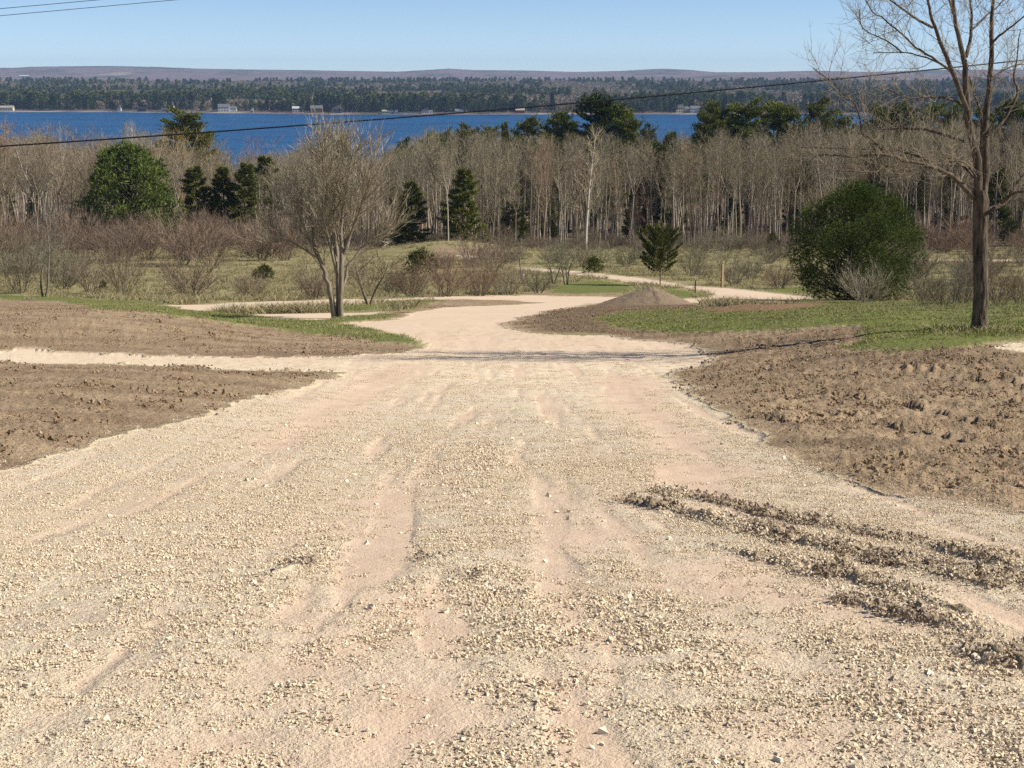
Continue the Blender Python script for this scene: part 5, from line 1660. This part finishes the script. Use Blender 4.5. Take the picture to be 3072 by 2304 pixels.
mesh_obj('tip', v, [np.array([(i, (i + 1) % 8, (i + 1) % 8 + 8, i + 8) for i in range(8)]), np.array([list(range(8, 16))])], M['tip_white'], e)
for i in range(9):
    v, f = box(-.018, .018, -.016, -.001, 0.12 + i * 0.1, 0.145 + i * 0.1)
    mesh_obj('stud', v, f, M['green_steel'], e)
# white tag on the sapling
sap = [o for o in bpy.data.objects if o.get('label', '').startswith('small bare sapling with a white tag')][0]
v, f = box(-0.06, 0.06, -0.10, -0.06, 0.25, 0.72)
mesh_obj('tag', v, f, M['tip_white'], sap)

M['cable'] = mat_plain('black_cable', (0.012, 0.012, 0.014), 0.6, 0.2)
M['wire'] = mat_plain('weathered_wire', (0.10, 0.11, 0.13), 0.5, 0.3)
M['pole'] = mat_plain('weathered_pole', (0.20, 0.15, 0.10), 0.9, 0.1)
PA = np.array([-27.0, 40.0]); PB = np.array([36.0, 58.0])


def cable(name, table, rad, mat, label, off):
    tx, ty = np.array(table).T
    co = np.polyfit(tx, ty, 2 if len(tx) > 3 else 1)
    t = np.linspace(0, 1, 60)
    pts = []
    for a in t:
        x, y = PA + (PB - PA) * a; y += off
        z = CZ - 1.0
        for _ in range(5):
            px, _p = project(x, y, z)
            py = np.polyval(co, np.clip(px, -1500, 4700))
            r = ray(px, py); z = CZ + r[2] / r[1] * y
        pts.append((x, y, z))
    w = Wood(); w.add(np.array(pts), rad, rad)
    me = w.mesh(name, mat, 6, 6)
    o = bpy.data.objects.new(name, me); COL.objects.link(o)
    tag(o, label, 'cable')
    return pts


p0 = cable('power_cable', [(0, 437), (400, 413), (800, 385), (1200, 355), (1600, 322), (2000, 284), (2400, 243), (2760, 210), (3072, 185)], 0.024, M['cable'], 'thick black power cable sagging across the lake view', 0.0)
p1 = cable('wire', [(0, 47), (520, 0), (260, 24)], 0.010, M['wire'], 'lower of two thin grey wires in the sky at top left', 0.35)
p2 = cable('wire', [(0, 26), (290, 0), (145, 13)], 0.010, M['wire'], 'upper of two thin grey wires in the sky at top left', -0.35)
for j, (q, lab) in enumerate(((0, 'wooden utility pole left of the view'), (-1, 'wooden utility pole right of the view'))):
    x, y, _ = p0[q]; zt = max(p1[q][2], p2[q][2]) + 0.5; zb = gz(x, y) - 0.5
    e = empty('utility_pole', (x, y, zb)); tag(e, lab, 'pole')
    w = Wood(); w.add(np.array([(0, 0, 0), (0, 0, (zt - zb) / 2), (0, 0, zt - zb)]), 0.15, 0.10); o = bpy.data.objects.new('pole', w.mesh('pole', M['pole'], 10, 6)); COL.objects.link(o); o.parent = e
    v, f = box(-0.06, 0.06, -0.7, 0.7, zt - zb - 0.62, zt - zb - 0.5)
    mesh_obj('crossarm', v, f, M['pole'], e)

# ------------------------------------------------------------------ loose stones, clods, grass
def pebble_mesh(name, seed, n, rad, s0, s1, mat, flat=0.62, jit=0.34):
    """a patch of angular broken chips"""
    rng = np.random.default_rng(seed)
    cube = np.array([(x, y, z) for z in (-1, 1) for y in (-1, 1) for x in (-1, 1)], dtype=float)
    fi = np.array([(0, 2, 3, 1), (4, 5, 7, 6), (0, 1, 5, 4), (1, 3, 7, 5), (3, 2, 6, 7), (2, 0, 4, 6)])
    V = []; T = []; A = []
    for i in range(n):
        r = rad * math.sqrt(rng.uniform(0, 1)); az = rng.uniform(0, 6.28)
        s = s0 + (s1 - s0) * rng.uniform(0, 1) ** 2.4
        v = cube * np.where(cube[:, 2:3] > 0, rng.uniform(0.35, 0.9), 1.0) ** np.array([1, 1, 0])
        v = (v + rng.uniform(-jit, jit, (8, 3)) * 1.5) * np.array([rng.uniform(0.8, 1.3), rng.uniform(0.6, 0.95), flat]) * s * 0.8
        m = np.array(Euler((rng.normal(0, .55), rng.normal(0, .55), rng.uniform(0, 6.28))).to_matrix())
        v = v @ m.T + np.array([r * math.cos(az), r * math.sin(az), s * rng.uniform(-0.15, 0.35)])
        V.append(v); T.append(fi + i * 8); A.append(np.full(8, rng.uniform(0, 1)))
    return mesh_data(name, np.concatenate(V), np.concatenate(T), mat, attrs=dict(tone=np.concatenate(A)))


def sample(n, y0, y1, wide=0.40, power=1.0):
    """random points in the view wedge, even per area"""
    y = np.sqrt(RNG.uniform(y0 ** 2, y1 ** 2, n)) if power == 1.0 else y0 + (y1 - y0) * RNG.uniform(0, 1, n) ** power
    return RNG.uniform(-wide, wide, n) * (y + 1.0), y


PEB = [pebble_mesh('gravel_patch', 700 + i, 80, 0.095, 0.0022, 0.0078, M['stone'], 0.55) for i in range(8)]
x, y = sample(190000, 2.6, 40.0, 0.50)
gm = look(gravel, x + RNG.normal(0, 0.010, len(x)) * y, y + RNG.normal(0, 0.02, len(x)) * y); pk = look(pack, x, y); cs = look(coarse, x, y); rg = look(ridge, x, y)
dens = np.clip(0.85 * gm - 0.66 * pk + 0.3 * cs + 6 * rg + 0.8 * look(streak, x, y), 0.06, 1) * (1 - 0.35 * look(churn_shade, x, y)) * (gm > 0.4)
dens *= 0.6 + 0.7 * sst(-0.3, 0.4, fbm(x * 0.9, y * 0.9, 3, 131))
dens *= (1 - 0.80 * sst(7, 16, y)) * (1 - sst(18, 40, y))
k = RNG.uniform(0, 1, len(x)) < dens
x, y, cs, rg = x[k], y[k], cs[k], rg[k]
sc = (0.70 + 0.6 * cs * (1 - sst(8, 14, y)) * RNG.uniform(0.3, 1, len(x)) + 7 * rg + 0.25 * np.clip(look(streak, x, y), 0, 1)) * RNG.uniform(0.75, 1.25, len(x))
scatter('gravel', np.stack([x, y, surf(x, y)], 1), sc, np.stack([0 * x, 0 * x, RNG.uniform(0, 6.28, len(x))], 1), RNG.integers(0, 8, len(x)), PEB, 'loose cream limestone gravel covering the road')
BIGS = [pebble_mesh('stone_single', 720 + i, 1, 0.0, 0.02, 0.02, M['stone']) for i in range(6)]
x, y = sample(1500, 2.8, 14.0)
k = (look(gravel, x, y) > 0.6); x, y = x[k], y[k]
scatter('loose_stones', np.stack([x, y, surf(x, y)], 1), 0.40 + 0.8 * RNG.uniform(0, 1, len(x)) ** 5, np.stack([RNG.uniform(-.4, .4, len(x)), RNG.uniform(-.4, .4, len(x)), RNG.uniform(0, 6.28, len(x))], 1), RNG.integers(0, 6, len(x)), BIGS, 'larger single stones lying on the gravel')
t = NT('shade_dark_earth'); M['earth'] = t.finish(t.mix(t.attr('tone'), (0.19, 0.138, 0.094), (0.48, 0.375, 0.265)), 0.95, 0.05)  # clod colour darkened to stand for shade in the ruts
DCL = [pebble_mesh('shade_dark_clods', 750 + i, 60, 0.085, 0.0028, 0.0105, M['earth'], 0.7, 0.42) for i in range(4)]
x2, y2 = sample(30000, 4.0, 13.0); k = RNG.uniform(0, 1, len(x2)) < 0.42 * look(churn_shade, x2, y2); x2, y2 = x2[k], y2[k]
scatter('shade_dark_earth', np.stack([x2, y2, surf(x2, y2)], 1), RNG.uniform(0.7, 1.4, len(x2)), np.stack([0 * x2, 0 * x2, RNG.uniform(0, 6.28, len(x2))], 1), RNG.integers(0, 4, len(x2)), DCL, 'churned clods coloured dark for the shade in the right foreground ruts')
CLD = [pebble_mesh('soil_clods', 740 + i, 26, 0.24, 0.006, 0.024, M['clod'], 0.6, 0.42) for i in range(6)]
x, y = sample(42000, 9.0, 60.0, 0.42)
k = (look(soil, x, y) > 0.5) & (RNG.uniform(0, 1, len(x)) < (0.10 + 0.22 * sst(0, 2, x)) + 0.35 * sst(-0.2, 0.4, fbm(x * 0.8, y * 0.8, 2, 133))); x, y = x[k], y[k]
sc = 0.35 + 0.9 * RNG.uniform(0, 1, len(x)) ** 2
scatter('soil_clods', np.stack([x, y, surf(x, y)], 1), sc, np.stack([0 * x, 0 * x, RNG.uniform(0, 6.28, len(x))], 1), RNG.integers(0, 6, len(x)), CLD, 'crumbly brown clods lying on the bare soil')


def grass_tuft(seed, n, rad, h0, h1, w, mat, lean=0.45):
    rng = np.random.default_rng(seed)
    az = rng.uniform(0, 6.28, n); r = rad * np.sqrt(rng.uniform(0, 1, n))
    p = np.stack([r * np.cos(az), r * np.sin(az), np.full(n, -0.02)], 1)
    d = unit(rng.normal(0, lean, (n, 3)) * np.array([1, 1, 0]) + np.array([0, 0, 1.0])); hh = rng.uniform(h0, h1, (n, 1))
    u = unit(np.cross(d, rng.normal(size=d.shape)))
    bend = d * np.array([1.6, 1.6, 0.0]) * 0.4
    m = p + d * hh * 0.55; t = p + (d + bend) * hh
    v = np.stack([p + u * w, p - u * w, m - u * w * .7, m + u * w * .7, t], 1).reshape(-1, 3)
    b = np.arange(n)[:, None] * 5
    q = b + np.array([[0, 1, 2, 3]]); tr = b + np.array([[3, 2, 4]])
    return mesh_data('grass_tuft', v, [q, tr], mat, attrs=dict(tip=np.repeat(rng.uniform(0, 1, n), 5)))


GT = [grass_tuft(760 + i, 20, 0.15, 0.03, 0.085, 0.006, M['grass'], 0.8) for i in range(5)]
GT.append(grass_tuft(769, 16, 0.15, 0.03, 0.10, 0.005, M['straw'], 0.8))
x, y = sample(130000, 24.0, 75.0, 0.42)
lw = look(lawn, x, y)
k = (lw > 0.4) & (look(litter, x, y) < 0.5) & (RNG.uniform(0, 1, len(x)) < 0.15 + 0.85 * sst(-0.2, 0.3, fbm(x * 0.6, y * 0.6, 3, 141))); x, y = x[k], y[k]
bx, by = hit(2938, 1000)
xt = bx + RNG.normal(0, 0.45, 160); yt = by + RNG.normal(-0.1, 0.35, 160)
sc = np.concatenate([RNG.uniform(0.6, 1.1, len(x)), RNG.uniform(1.2, 2.2, 160)]); x = np.concatenate([x, xt]); y = np.concatenate([y, yt])
scatter('grass', np.stack([x, y, surf(x, y)], 1), sc, np.stack([0 * x, 0 * x, RNG.uniform(0, 6.28, len(x))], 1), np.where(RNG.uniform(0, 1, len(x)) < 0.42, 5, RNG.integers(0, 5, len(x))), GT, 'short green spring grass on the lawn and verge')
ST = [grass_tuft(780 + i, 20, 0.30, 0.16, 0.45, 0.011, M['straw'], 0.5) for i in range(5)]
x, y = sample(60000, 48.0, 225.0, 0.40, 1.4)
free = (look(lawn, x, y) < 0.3) & (look(soil, x, y) < 0.3) & (look(gravel, x, y) < 0.2)
k = free & (RNG.uniform(0, 1, len(x)) < 0.15 + 0.85 * sst(-0.1, 0.35, fbm(x / 4.0, y / 6.0, 3, 151))); x, y = x[k], y[k]
scatter('dry_grass', np.stack([x, y, surf(x, y)], 1), RNG.uniform(0.6, 1.25, len(x)), np.stack([0 * x, 0 * x, RNG.uniform(0, 6.28, len(x))], 1), RNG.integers(0, 5, len(x)), ST, 'dry straw coloured grass of the meadow', colors=[(1, 1, 1), (.85, .95, .7), (1.05, 1, .95), (.8, .92, .65), (1, .95, .85)])

# ------------------------------------------------------------------ haze over the lake
t = NT('thin_haze')
pv = t.n('ShaderNodeVolumePrincipled')
pv.inputs['Color'].default_value = (0.45, 0.64, 1.0, 1)
pv.inputs['Density'].default_value = 0.000055
pv.inputs['Anisotropy'].default_value = 0.0
t.l(pv.outputs[0], t.out.inputs['Volume'])
t.m.cycles.homogeneous_volume = True
v, f = box(-9000, 9000, -120, 10600, -8, 150)
hz = mesh_obj('haze', v, f, t.m)
tag(hz, kind='stuff')
